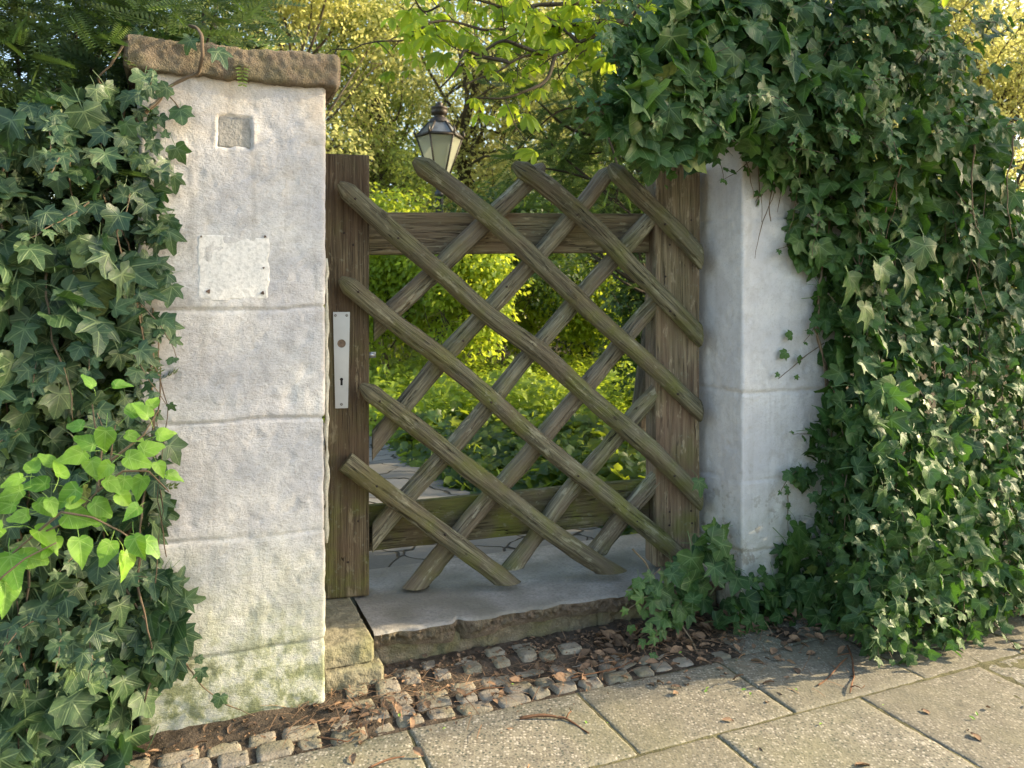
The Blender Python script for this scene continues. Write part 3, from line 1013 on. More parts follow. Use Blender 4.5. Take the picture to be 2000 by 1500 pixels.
# ================================================================== GATE
def gate_pt(px, py, w0): return ongate(px, py, w0)
gb = ongate(1000, 1150, 0.04)
GT = thing('garden_gate', (gb[0], gb[1], 0.115), 'weathered wooden garden gate of crossed poles standing ajar', 'gate')
def wood_disp(seed):
    def f(V, loc, N):
        l = loc * np.array([60, 60, 2.2])
        return fbm(l + seed * 3.3, 3, seed) * 0.0012 + fbm(loc * np.array([5, 5, 1.6]) + seed, 2, seed + 4) * 0.0016
    return f
def post(name, xl, xr, ytop_l, ybot_l, mat, seed, parent=GT):
    tl = gate_pt(xl, ytop_l, 0.0); tr = gate_pt(xr, ytop_l, 0.0)
    bl = gate_pt(xl, ybot_l, 0.0)
    wdt = np.linalg.norm((tr - tl)[:2])
    c = (tl + tr) / 2 + GV * 0.045
    top = np.array([c[0], c[1], tl[2]]); bot = np.array([c[0], c[1], bl[2]])
    mb = MB()
    rprism(mb, bot, top, GU, GV, wdt, 0.09, 0.004, 0.008, 0.004, wood_disp(seed), seed=seed)
    return mb.build(name, mat, parent)
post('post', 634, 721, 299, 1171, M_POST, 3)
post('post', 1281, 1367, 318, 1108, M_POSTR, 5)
def rail(tl, tr, bl, br, seed, mat):
    w0 = 0.057
    a, b, c, d = gate_pt(*tl, w0), gate_pt(*tr, w0), gate_pt(*bl, w0), gate_pt(*br, w0)
    A = (a + c) / 2 + GV * 0.016; B = (b + d) / 2 + GV * 0.016
    ax = (B - A) / np.linalg.norm(B - A)
    up = np.cross(GV, ax); up /= np.linalg.norm(up)
    if up[2] < 0: up = -up
    h = (np.linalg.norm(a - c) + np.linalg.norm(b - d)) / 2
    mb = MB()
    rprism(mb, A, B, up, GV, h, 0.032, 0.004, 0.008, 0.005, wood_disp(seed), seed=seed)
    mb.build('rail', mat, GT)
rail((716, 414), (1288, 417), (716, 497), (1288, 492), 7, M_RAIL)
rail((716, 990), (1288, 934), (716, 1076), (1288, 1018), 8, mat_wood('mossy_rail', (0.075, 0.060, 0.036), (0.18, 0.155, 0.09), (0.28, 0.25, 0.16), 1.0, mossz=(0.3, 1.5)))

def pole(pix, w0, r0, r1, mat, seed, tip0='point', tip1='cut', name='pole'):
    rng = np.random.default_rng(seed)
    P = np.array([gate_pt(x, y, w0) for x, y in pix])
    end0, end1 = P[0].copy(), P[-1].copy()
    if tip0 in ('vert', 'horiz'): P[0] += (P[0] - P[1]) / np.linalg.norm(P[0] - P[1]) * .05
    if tip1 in ('vert', 'horiz'): P[-1] += (P[-1] - P[-2]) / np.linalg.norm(P[-1] - P[-2]) * .05
    # smooth resample
    L = np.concatenate([[0], np.cumsum(np.linalg.norm(np.diff(P, axis=0), axis=1))])
    n = int(L[-1] / 0.007)
    s = np.linspace(0, L[-1], n)
    c = np.stack([np.interp(s, L, P[:, k]) for k in range(3)], 1)
    ker = np.ones(25) / 25
    pad = 12
    for k in range(3):
        ext = np.concatenate([c[0, k] + (np.arange(-pad, 0)) * (c[1, k] - c[0, k]), c[:, k], c[-1, k] + np.arange(1, pad + 1) * (c[-1, k] - c[-2, k])])
        c[:, k] = np.convolve(ext, ker, 'valid')
    t = np.gradient(c, axis=0); t /= np.linalg.norm(t, axis=1, keepdims=True)
    A = np.tile(GV, (n, 1)); A = A - t * (A * t).sum(1, keepdims=True); A /= np.linalg.norm(A, axis=1, keepdims=True)
    B = np.cross(t, A)
    m = 44
    ang = np.arange(m) / m * 2 * math.pi
    rad = r0 + (r1 - r0) * s / L[-1]
    rad = rad * (1 + 0.05 * vn(np.stack([s * 6, s * 0, s * 0], 1), seed) + 0.03 * vn(np.stack([s * 22, s * 0, s * 0], 1), seed + 3))
    # knots
    RR = np.repeat(rad[:, None], m, 1)
    S = np.repeat(s[:, None], m, 1); AN = np.repeat(ang[None], n, 0)
    for q in range(rng.integers(2, 5)):
        ks, ka = rng.uniform(.05, L[-1] - .05), rng.uniform(math.pi * .6, math.pi * 1.4)
        da = (AN - ka + math.pi) % (2 * math.pi) - math.pi
        dd = ((S - ks) / 0.016) ** 2 + (da * rad.mean() / 0.010) ** 2
        RR += 0.004 * np.exp(-dd) - 0.006 * np.exp(-dd * 9)
    # cracks along the grain
    for q in range(4):
        ka = rng.uniform(math.pi * .45, math.pi * 1.55); cs = rng.uniform(0, L[-1]); cl = rng.uniform(.10, .35)
        drift = rng.normal(0, 1.2)
        da = (AN - ka - drift * (S - cs) + math.pi) % (2 * math.pi) - math.pi
        RR -= 0.0075 * np.exp(-(da / 0.055) ** 2) * smooth(cl - np.abs(S - cs), 0, .06)
    loc = np.stack([np.cos(AN) * RR, np.sin(AN) * RR, S], 2).reshape(-1, 3)
    RR = RR + (fbm(loc * np.array([90, 90, 5]) + seed, 3, seed) * 0.0011 + fbm(loc * np.array([30, 30, 14]) + seed, 3, seed + 1) * 0.0016).reshape(n, m)
    # flats from peeling
    RR = RR * (1 + 0.02 * np.cos(AN * 5 + seed) + 0.02 * np.cos(AN * 3 + S * 3))
    if tip0 == 'point':
        f = np.clip(s / 0.035, 0, 1)
        RR *= (0.34 + 0.66 * f ** .8)[:, None]
    if tip1 == 'point':
        f = np.clip((L[-1] - s) / 0.035, 0, 1)
        RR *= (0.34 + 0.66 * f ** .8)[:, None]
    V = c[:, None, :] + A[:, None, :] * (np.cos(AN) * RR)[..., None] + B[:, None, :] * (np.sin(AN) * RR)[..., None]
    # slanted cuts: shear end rings onto a plane
    def cut(V, end, nv):
        p0 = end1 if end else end0
        nv = np.asarray(nv, float); nv = nv / np.linalg.norm(nv)
        tt = t[end]
        if nv @ tt < 0: nv = -nv
        sgn = 1 if end else -1
        rings = range(n - 1, max(n - 22, 0), -1) if end else range(0, 21)
        for ri in rings:
            d = ((V[ri] - p0) @ nv) * sgn
            over = d > 0
            V[ri][over] -= (tt * sgn)[None] * (d[over] / (nv @ tt))[:, None]
    if tip0 in ('vert',): cut(V, 0, GU)
    if tip1 in ('vert',): cut(V, -1, GU)
    if tip0 == 'horiz': cut(V, 0, ZV)
    if tip1 == 'horiz': cut(V, -1, ZV)
    V = V.reshape(-1, 3)
    i = np.arange(n - 1)[:, None] * m; j = np.arange(m)[None]; j2 = (j + 1) % m
    F = np.stack([i + j, i + j2, i + m + j2, i + m + j], 2).reshape(-1, 4)
    c0 = V[:m].mean(0); c1 = V[-m:].mean(0)
    V = np.concatenate([V, [c0], [c1]]); loc = np.concatenate([loc, [[0, 0, 0]], [[0, 0, L[-1]]]]) + seed * 1.7
    jj = np.arange(m); jn = (jj + 1) % m; e = (n - 1) * m
    k2 = len(V)
    V = np.concatenate([V, V[:m], V[e:e + m]]); loc = np.concatenate([loc, loc[:m], loc[e:e + m]])
    mb = MB()
    mb.add(V, [F, np.stack([np.full(m, n * m), k2 + jn, k2 + jj], 1), np.stack([np.full(m, n * m + 1), k2 + m + jj, k2 + m + jn], 1)], 0.5, loc)
    return mb.build(name, mat, GT)

FW, BW = -0.027, 0.0275
R_ = 0.0285
front = [
    ([(662, 358), (760, 448), (856, 528), (948, 612), (1060, 690), (1120, 748), (1200, 816), (1280, 884), (1366, 972)], 'point', 'vert'),
    ([(664, 544), (772, 632), (876, 708), (960, 780), (1040, 852), (1140, 932), (1200, 980), (1324, 1082)], 'point', 'cut'),
    ([(704, 752), (780, 808), (856, 868), (904, 908), (968, 956), (1060, 1028), (1160, 1098), (1192, 1116)], 'point', 'horiz'),
    ([(674, 902), (732, 946), (808, 1000), (920, 1084), (990, 1138)], 'cut', 'horiz'),
    ([(808, 312), (888, 370), (960, 428), (1032, 494), (1120, 576), (1180, 634), (1256, 698), (1366, 802)], 'point', 'vert'),
    ([(1002, 320), (1072, 364), (1124, 412), (1180, 462), (1216, 504), (1280, 566), (1366, 654)], 'point', 'vert'),
    ([(1190, 322), (1240, 376), (1320, 448), (1367, 502)], 'point', 'vert'),
]
for k, (px, a, b) in enumerate(front):
    pole(px, FW, R_ * random.uniform(.95, 1.05), R_ * random.uniform(.97, 1.07), M_POLE, 20 + k, a, b)
back = [
    ([(1062, 322), (1000, 386), (932, 450), (872, 508), (808, 568), (730, 640)], 'point', 'vert'),
    ([(1194, 328), (1132, 408), (1072, 474), (980, 578), (880, 682), (800, 778), (727, 872)], 'point', 'vert'),
    ([(1279, 418), (1192, 512), (1148, 558), (1096, 622), (1024, 702), (984, 752), (932, 820), (848, 912), (792, 972), (727, 1052)], 'vert', 'vert'),
    ([(1279, 594), (1248, 622), (1200, 688), (1160, 734), (1080, 828), (1008, 918), (940, 988), (880, 1062), (812, 1146)], 'vert', 'horiz'),
    ([(1284, 762), (1240, 808), (1176, 886), (1108, 960), (1054, 1038), (1000, 1108)], 'vert', 'horiz'),
    ([(1287, 928), (1220, 1004), (1160, 1082)], 'vert', 'horiz'),
]
for k, (px, a, b) in enumerate(back):
    pole(px, BW, R_ * random.uniform(.92, 1.0), R_ * random.uniform(.95, 1.05), M_POLEB, 50 + k, a, b)

M_NAIL = mat_plain('rusty_nail', (0.045, 0.030, 0.022), 0.7, .3, 200, .4)
def nail(px, py, w0, r=.0042):
    c0 = gate_pt(px, py, w0); a = np.linspace(0, 2 * math.pi, 12, endpoint=False)
    ring = c0 + np.cos(a)[:, None] * GU * r + np.sin(a)[:, None] * ZV * r
    V = np.concatenate([ring + GV * .006, ring, [c0 - GV * .0008]]); i = np.arange(12); j = (i + 1) % 12
    m_ = MB(); m_.add(V, [np.stack([i, j, 12 + j, 12 + i], 1), np.stack([12 + i, 12 + j, np.full(12, 24)], 1)])
    m_.build('nail', M_NAIL, GT)
for (x, y) in ((672, 455), (690, 478), (680, 1098), (700, 1018), (1350, 430), (1308, 478), (1300, 540), (1308, 1000), (1308, 1026), (1352, 1022), (1350, 998)):
    nail(x, y, -.0012, .0035)
for (x, y) in ((694, 388), (778, 465), (700, 570), (742, 784), (736, 950), (950, 418), (1128, 420), (1310, 608), (1300, 438), (1325, 770), (1318, 930), (1245, 1018), (960, 786), (1040, 672), (1120, 576), (905, 666), (990, 560), (1130, 930), (1200, 815), (870, 1045), (1048, 1018)):
    nail(x, y, FW - R_ - .0005, .0035)

# lock plate
def curve_mesh(name, loops, depth, mat, parent, bevel=0.0003):
    cu = bpy.data.curves.new('c', 'CURVE'); cu.dimensions = '2D'; cu.fill_mode = 'BOTH'
    cu.extrude = depth / 2; cu.bevel_depth = bevel; cu.bevel_resolution = 1
    for lp in loops:
        s = cu.splines.new('POLY'); s.points.add(len(lp) - 1); s.use_cyclic_u = True
        for i, (x, y) in enumerate(lp): s.points[i].co = (x, y, 0, 1)
    tmp = bpy.data.objects.new('c', cu)
    C.objects.link(tmp)
    dg = bpy.context.evaluated_depsgraph_get()
    me = bpy.data.meshes.new_from_object(tmp.evaluated_get(dg))
    bpy.data.objects.remove(tmp)
    me.name = name
    me.materials.clear(); me.materials.append(mat)
    o = bpy.data.objects.new(name, me); C.objects.link(o)
    return o
pc = gate_pt(667, 671, -0.0035)
Rm = Matrix(((GU[0], 0, GV[0] * -1, pc[0]), (GU[1], 0, GV[1] * -1, pc[1]), (0, 1, 0, pc[2]), (0, 0, 0, 1)))
sc_px = pc[1] / FPX
def lp(px, py): return ((px - 667) * sc_px / math.cos(GA) * 1.0, -(py - 671) * sc_px)
circ = [(math.cos(a) * 0.0125, math.sin(a) * 0.0125) for a in np.linspace(0, 2 * math.pi, 28, endpoint=False)]
kx, ky = lp(667, 745)
key = []
for a in np.linspace(-0.9, math.pi + 0.9, 12): key.append((kx + 0.0052 * math.cos(a), ky + 0.006 + 0.0052 * math.sin(a)))
key += [(kx - 0.0036, ky - 0.012), (kx + 0.0036, ky - 0.012)]
plate = curve_mesh('lock_plate', [[lp(651.5, 609.5), lp(682.5, 609.5), lp(679, 797), lp(655.5, 797)], circ, key], 0.004, M_STEEL, GT)
plate.parent = GT
plate.matrix_parent_inverse = Matrix.Translation(-Vector(GT.location))
plate.matrix_basis = Rm
def disc(parent, x, y, r, d0, d1, name, mat, slot=False, n=20):
    mb = MB()
    o = np.array(pc)
    def PT(a, b, c): return o + GU * a + ZV * b - GV * c
    a = np.linspace(0, 2 * math.pi, n, endpoint=False)
    ring0 = np.array([PT(x + r * math.cos(q), y + r * math.sin(q), d0) for q in a])
    ring1 = np.array([PT(x + r * math.cos(q), y + r * math.sin(q), d1) for q in a])
    ring2 = np.array([PT(x + .8 * r * math.cos(q), y + .8 * r * math.sin(q), d1 + .0003) for q in a])
    c = np.array([PT(x, y, d1 + (-.0004 if slot else .0004))])
    V = np.concatenate([ring0, ring1, ring2, c]); i = np.arange(n); j = (i + 1) % n
    F4 = np.concatenate([np.stack([i, j, n + j, n + i], 1), np.stack([n + i, n + j, 2 * n + j, 2 * n + i], 1)])
    F3 = np.stack([2 * n + i, 2 * n + j, np.full(n, 3 * n)], 1)
    mb.add(V, [F4, F3])
    o2 = mb.build(name, mat, None)
    o2.parent = parent
    o2.matrix_parent_inverse = parent.matrix_world.inverted() if parent is not GT else Matrix.Translation(-Vector(GT.location))
    return o2
bpy.context.view_layer.update()
for (sx, sy) in ((655.8, 616), (676.8, 616), (667, 789.5)):
    x, y = lp(sx, sy)
    disc(plate, x, y, 0.0042, 0.000, 0.0025, 'screw', M_SCREW, True)
disc(GT, 0, 0, 0.0135, -0.0030, -0.0022, 'handle_bore', mat_plain('bore_wood', (0.20, 0.14, 0.10), 0.8))
disc(GT, kx, ky - .002, 0.013, -0.0030, -0.0024, 'key_shade_disc', M_DARK)  # near-black disc paints the shade inside the keyhole
# the latch bolt showing behind the post
mb = MB()
tube(mb, [gate_pt(716, 693, 0.05), gate_pt(734, 693, 0.05)], 0.009, 12)
mb.build('bolt', M_STEEL, GT)

def sprig(mb, ms, p, d, L, rng, s0=.05, s1=.018, sag=.5, r=.0018):
    p = np.array(p, float); d = np.array(d, float); d /= np.linalg.norm(d)
    pts = [p.copy()]
    n = max(6, int(L / .018))
    for q in range(n):
        d = d + rng.normal(0, .13, 3) - ZV * sag * .06
        d /= np.linalg.norm(d)
        p = p + d * L / n
        pts.append(p.copy())
    pts = np.array(pts)
    tube(ms, pts, np.linspace(r, r * .45, n + 1), 5)
    k = max(3, int(L / .030))
    for q in range(k + 1):
        t = (q + .5) / (k + .5)
        i = min(n, int(t * n))
        sz = (s0 + (s1 - s0) * t) * rng.uniform(.8, 1.2)
        tg = pts[min(n, i + 1)] - pts[max(0, i - 1)]; tg /= max(1e-6, np.linalg.norm(tg))
        sd = np.cross(tg, -WV); sd = sd * (1 if q % 2 else -1)
        Td = sd * 1.0 + tg * .5 - ZV * .7 + rng.normal(0, .25, 3)
        N = -WV * .9 + ZV * .6 + rng.normal(0, .3, 3)
        b = pts[i] + (sd * .5 - WV * .3) * sz * .7
        T = T_IVY[rng.integers(0, 5)]
        inst(mb, T, frames(N[None], Td[None]), b[None], np.array([sz]), np.array([max(0, min(.92, .15 + .5 * t + rng.normal(0, .12)))]))

# ================================================================== IVY ON THE LEFT
def add_stems(mb, rng, n, start_fn, length, r=0.003, drift=(0, 0, -1), wob=0.35, segs=5):
    for k in range(n):
        p = np.array(start_fn(), float)
        d = np.array(drift, float) + rng.normal(0, .3, 3)
        pts = [p.copy()]
        L = length * rng.uniform(.5, 1.3)
        m = int(L / 0.025)
        for q in range(m):
            d = d + rng.normal(0, wob * .5, 3); d = d * .8 + np.array(drift) * .25
            d /= np.linalg.norm(d)
            p = p + d * 0.025
            pts.append(p.copy())
        if len(pts) > 3:
            tube(mb, pts, np.linspace(r, r * .5, len(pts)) * rng.uniform(.7, 1.4), segs, wob=r * .3)

LI = thing('ivy', W(-0.2, 0.0, 0), 'dark veined ivy hanging over the wall left of the tall pillar', 'ivy')
rl = np.random.default_rng(21)
mb = MB()
polyL = [(-260, 250), (-60, 230), (60, 190), (150, 160), (235, 150), (262, 170), (275, 210), (300, 260), (318, 330), (300, 400), (325, 470), (305, 530), (292, 600),
         (290, 680), (280, 760), (290, 850), (312, 930), (310, 1010), (285, 1080), (310, 1150), (348, 1210), (335, 1270), (310, 1330), (270, 1420), (290, 1500), (300, 1560), (-260, 1600)]
def left_layer(n, vlo, vhi, smin, smax, poly=polyL, spread=.42):
    S = sample_poly(poly, n, rl)
    vv = rl.uniform(vlo, vhi, len(S))
    # over the pillar the leaves lie in front of the stone
    ov = smooth(S[:, 0], 235, 290)
    vv = vv * (1 - ov) + rl.uniform(-0.06, -0.018, len(S)) * ov
    D = (P0 @ WV + vv) / (WV[1] + WV[0] * (S[:, 0] - 1000) / FPX)
    pts = np.stack([(S[:, 0] - 1000) / FPX * D, D, CAM_H - (S[:, 1] - 600) / FPX * D], 1)
    size = rl.uniform(smin, smax, len(S)) * (0.72 + .5 * (fbm(pts * 4, 2, 3) + .5)).clip(.6, 1.25)
    nrm = np.tile(-WV, (len(S), 1)) * 1.0 + WU * 0.12
    rr = (0.15 + 0.55 * (fbm(pts * 5, 2, 9) * .5 + .5) + rl.normal(0, .16, len(S))).clip(0, .92)
    rr[rl.random(len(S)) < .02] = 1.0
    leaves_on(mb, pts, nrm, size, rl, T_IVY[:7] + T_IVY[:3], 1.0, spread, rr)
inner = [(-260, 200), (150, 170), (240, 180), (262, 300), (262, 1600), (-260, 1600)]
left_layer(620, 0.05, 0.28, .050, .075, inner, .7)
left_layer(520, -0.06, 0.06, .036, .068, spread=.6)
left_layer(460, -0.13, -0.03, .030, .068, spread=.55)
# small growth along the pillar edge
edge = [(262, 150), (290, 200), (330, 240), (332, 520), (305, 640), (305, 780), (325, 950), (312, 1080), (352, 1160), (362, 1280), (320, 1350), (262, 1400)]
left_layer(120, -0.04, -0.02, .030, .046, edge)
# single leaves out on the stone
def ivy_at(mb, lst, rng, mat=None):
    pts = np.array([onwall(a, b, v) for a, b, v, s, ang in lst])
    sz = np.array([q[3] for q in lst])
    ang = np.radians([q[4] for q in lst])
    m = len(lst)
    Td = WU[None] * np.sin(ang)[:, None] - ZV[None] * np.cos(ang)[:, None]
    N = np.tile(-WV, (m, 1)) + rng.normal(0, .22, (m, 3)) + ZV * .2
    M = frames(N, Td)
    for i in range(m):
        T = T_IVY[i % 4]
        inst(mb, T, M[i:i + 1], pts[i:i + 1], sz[i:i + 1], np.array([rng.uniform(.3, .8)]))
ivy_at(mb, [(425, 100, -.07, .045, 25), (372, 78, -.06, .035, -20), (352, 215, -.03, .044, 10), (345, 290, -.03, .040, 25), (340, 345, -.03, .040, 5),
            (330, 452, -.04, .055, 10), (325, 172, -.04, .034, -50), (282, 150, -.05, .046, -10), (345, 1140, -.04, .040, 150), (362, 1170, -.04, .046, 80), (350, 1185, -.04, .04, -30),
            (320, 1260, -.05, .070, 0), (358, 1235, -.04, .058, 15), (392, 1310, -.03, .030, -5), (430, 1362, -.02, .030, -15), (330, 870, -.05, .05, 30),
            (335, 560, -.04, .05, -10), (322, 630, -.05, .055, 20), (388, 1285, -.02, .018, 20)], rl)
ptc = np.array([W(rl.uniform(-.04, .30), rl.uniform(.02, .40), 1.607 + rl.uniform(0, .02)) for _ in range(60)])
leaves_on(mb, ptc, np.tile(ZV * 1.2 - WV * .5, (60, 1)), rl.uniform(.030, .055, 60), rl, T_IVY, .3, .5)
msL = MB()
for k in range(26):
    a = onwall(rl.uniform(-60, 300), rl.uniform(170, 1350), rl.uniform(-.14, -.05))
    sprig(mb, msL, a, WU * rl.uniform(-.5, 1) * .6 - WV * .5 + ZV * rl.uniform(-.9, .5), rl.uniform(.08, .18), rl, .045, .018, 1.2)
mb.build('leaves', M_IVY, LI)
mb = msL
add_stems(mb, rl, 34, lambda: onwall(rl.uniform(-120, 300), rl.uniform(150, 1100), rl.uniform(-.06, .12)), .7, .0026)
def px_tube(mb, lst, r0, r1, segs=7):
    P = np.array([onwall(*q) for q in lst])
    L = np.concatenate([[0], np.cumsum(np.linalg.norm(np.diff(P, axis=0), axis=1))])
    n = max(4, int(L[-1] / .01))
    s = np.linspace(0, L[-1], n)
    c = np.stack([np.interp(s, L, P[:, k]) for k in range(3)], 1)
    c[1:-1] = (c[:-2] + c[1:-1] * 2 + c[2:]) / 4
    c += vn(c * 60, 5)[:, None] * WU * .002
    tube(mb, c, np.linspace(r0, r1, n), segs, wob=r0 * .25)
px_tube(mb, [(268, 236, -.03), (290, 215, -.03), (312, 196, -.03), (322, 175, -.03), (345, 160, -.03), (388, 143, -.04), (395, 110, -.075), (394, 70, -.075), (385, 55, -.05), (370, 50, .03)], .005, .0035)
px_tube(mb, [(240, 90, -.02), (215, 130, -.02), (190, 150, -.02), (195, 165, 0), (230, 175, 0)], .003, .002)
px_tube(mb, [(365, 1300, -.03), (400, 1345, -.012), (440, 1375, -.01), (500, 1400, -.01)], .002, .001)
px_tube(mb, [(245, 1150, -.06), (280, 1205, -.05), (330, 1270, -.05), (368, 1300, -.03)], .0025, .002)
px_tube(mb, [(322, 175, -.03), (350, 212, -.025)], .002, .0015)
mb.build('stems', M_STEM, LI)

# bright young shrub in front of it
BS = thing('shrub', W(-0.15, -0.25, 0), 'fresh lime green shrub with oval leaves growing out of the dark ivy', 'shrub')
rb = np.random.default_rng(41)
mb = MB(); ms = MB()
def at_v(px, py, v): return onwall(px, py, v)
branches = [
    [(-120, 1250, -.28), (-20, 1120, -.30), (60, 1050, -.32), (130, 1020, -.33), (190, 960, -.33), (215, 900, -.33), (225, 830, -.32)],
    [(60, 1050, -.32), (120, 1000, -.35), (180, 1010, -.36), (240, 1040, -.36), (290, 1080, -.35)],
    [(190, 960, -.33), (240, 920, -.33), (290, 920, -.33), (330, 960, -.32)],
    [(-120, 1250, -.28), (-40, 1180, -.36), (0, 1130, -.38), (50, 1090, -.38), (110, 1060, -.38)],
    [(190, 960, -.33), (192, 930, -.30), (200, 870, -.28), (185, 830, -.27), (180, 790, -.26)],
    [(215, 900, -.33), (280, 850, -.32), (310, 800, -.31)],
]
for br in branches:
    P = np.array([at_v(*q) for q in br])
    L = np.concatenate([[0], np.cumsum(np.linalg.norm(np.diff(P, axis=0), axis=1))])
    s = np.linspace(0, L[-1], 24)
    c = np.stack([np.interp(s, L, P[:, k]) for k in range(3)], 1)
    tube(ms, c, np.linspace(.0028, .0012, 24), 6)
lv = [(255, 915, .048, 70), (205, 868, .046, -10), (280, 905, .046, 100), (282, 960, .044, 5), (240, 960, .044, -15), (305, 870, .034, 120), (255, 830, .04, 150), (285, 835, .036, 200),
      (160, 905, .050, -60), (215, 925, .036, -40), (250, 870, .035, 60), (330, 945, .034, 60), (185, 890, .04, -110), (300, 815, .032, 170), (180, 770, .03, 200), (225, 775, .034, 140),
      (85, 965, .046, -100), (120, 950, .044, 160), (40, 985, .042, -80), (60, 940, .036, 170), (100, 925, .032, -140), (150, 975, .048, -60), (20, 1005, .05, -120), (135, 1030, .055, 80),
      (185, 1005, .048, 60), (70, 1060, .058, 10), (110, 1075, .046, -20), (155, 1080, .050, 15), (215, 1090, .048, -25), (262, 1070, .046, 20), (285, 1085, .046, 30), (245, 1105, .05, 10),
      (20, 1110, .070, 5), (0, 1060, .055, -60), (50, 1105, .05, 60), (10, 1160, .06, -10), (195, 1040, .04, -140), (230, 990, .036, 50), (100, 1000, .034, 20), (265, 1010, .034, -60),
      (160, 850, .034, -100), (140, 1000, .03, 100), (55, 1030, .034, -70), (310, 930, .030, 20), (-30, 1010, .06, -60), (-50, 1100, .06, 30), (210, 960, .04, 30), (175, 930, .04, 10), (40, 960, .035, -40), (75, 1010, .04, 40)]
pts = np.array([at_v(a + rb.normal(0, 3), b - 22 + rb.normal(0, 3), -.34 + rb.uniform(-.05, .04)) for a, b, s, g in lv])
ang = np.radians([q[3] for q in lv]); sz = np.array([q[2] for q in lv]) * .80
Td = WU[None] * np.sin(ang)[:, None] - ZV[None] * np.cos(ang)[:, None] + rb.normal(0, .15, (len(lv), 3))
N = np.tile(-WV, (len(lv), 1)) + ZV * .55 + WU * .2 + rb.normal(0, .32, (len(lv), 3))
M = frames(N, Td)
for i in range(len(lv)):
    inst(mb, T_OVAL[i % 2], M[i:i + 1], pts[i:i + 1], sz[i:i + 1], np.array([rb.uniform(0, 1)]))
mb.build('leaves', M_FRESH, BS)
ms.build('stems', M_STEM, BS)

# ================================================================== IVY ON THE RIGHT
RI = thing('ivy', W(2.4, 0.1, 0), 'huge dark ivy spilling over the right pillar and down to the pavement', 'ivy')
rr_ = np.random.default_rng(77)
mb = MB()
polyR = [(1340, -60), (1290, 20), (1225, 75), (1205, 140), (1190, 225), (1225, 290), (1290, 310), (1370, 318), (1400, 285), (1450, 265), (1480, 330), (1545, 345), (1560, 400), (1535, 480), (1600, 520),
         (1590, 600), (1625, 660), (1620, 780), (1590, 830), (1580, 900), (1545, 930), (1600, 980), (1590, 1040), (1530, 1040), (1515, 1090), (1500, 1160), (1480, 1180), (1500, 1225), (1600, 1225), (1640, 1262),
         (1720, 1290), (1840, 1300), (1900, 1240), (2010, 1200), (2300, 1150), (2300, 520), (2060, 430), (2000, 400), (1960, 330), (1950, 220), (1890, 130), (1850, 40), (1800, -60)]
def bulge(px, py):
    b = smooth(px, 1540, 1740) * (0.10 + 0.27 * smooth(py, 500, 1230))
    t = smooth(py, 420, 230) if False else (1 - smooth(py, 230, 430))
    return np.maximum(b, 0.03) + 0.13 * t
def right_layer(n, dlo, dhi, smin, smax, poly=polyR, spread=.45, sel=None, up=.35, tmpl=None, side=0.0):
    S = sample_poly(poly, n, rr_)
    vv = -bulge(S[:, 0], S[:, 1]) + rr_.uniform(dlo, dhi, len(S)) + 0.03 * vn(np.stack([S[:, 0] / 90, S[:, 1] / 90, S[:, 0] * 0], 1), 5)
    vv = np.where((S[:, 0] > 1440) & (S[:, 0] < 1680) & (S[:, 1] > 300), np.minimum(vv, -0.022), vv)
    D = (P0 @ WV + vv) / (WV[1] + WV[0] * (S[:, 0] - 1000) / FPX)
    pts = np.stack([(S[:, 0] - 1000) / FPX * D, D, CAM_H - (S[:, 1] - 600) / FPX * D], 1)
    size = rr_.uniform(smin, smax, len(S)) * (0.8 + .4 * (fbm(pts * 3, 2, 3) + .5)).clip(.7, 1.3)
    # smaller leaves over the low hanging part on the right
    size *= 1 - 0.30 * smooth(S[:, 0], 1700, 1800) * smooth(S[:, 1], 480, 620)
    nrm = np.tile(-WV, (len(S), 1)) + WU * side
    rr = (0.10 + 0.5 * (fbm(pts * 4, 2, 9) * .5 + .5) + rr_.normal(0, .16, len(S))).clip(0, .92)
    rr[rr_.random(len(S)) < .012] = 1.0
    leaves_on(mb, pts, nrm, size, rr_, tmpl or T_IVY, 1.0, spread, rr, up)
innerR = [(1340, -60), (1290, 30), (1240, 85), (1225, 160), (1230, 240), (1300, 280), (1400, 265), (1460, 240), (1650, 300), (1660, 520), (1680, 700), (1650, 850), (1650, 1150), (1700, 1240), (1840, 1270), (2300, 1120), (2300, 520), (2000, 440), (1940, 330), (1930, 220), (1870, 140), (1840, 40), (1800, -60)]
right_layer(2300, 0.05, 0.38, .055, .080, innerR, .8)
right_layer(1500, 0.02, 0.09, .045, .078, spread=.65)
right_layer(1700, -0.04, 0.03, .036, .080, spread=.58)
right_layer(420, -0.06, -0.02, .036, .060, [(1560, 500), (1640, 560), (1640, 700), (1600, 900), (1620, 1100), (1600, 1210), (1700, 1280), (1830, 1290), (2300, 1150), (2300, 560)], .5)
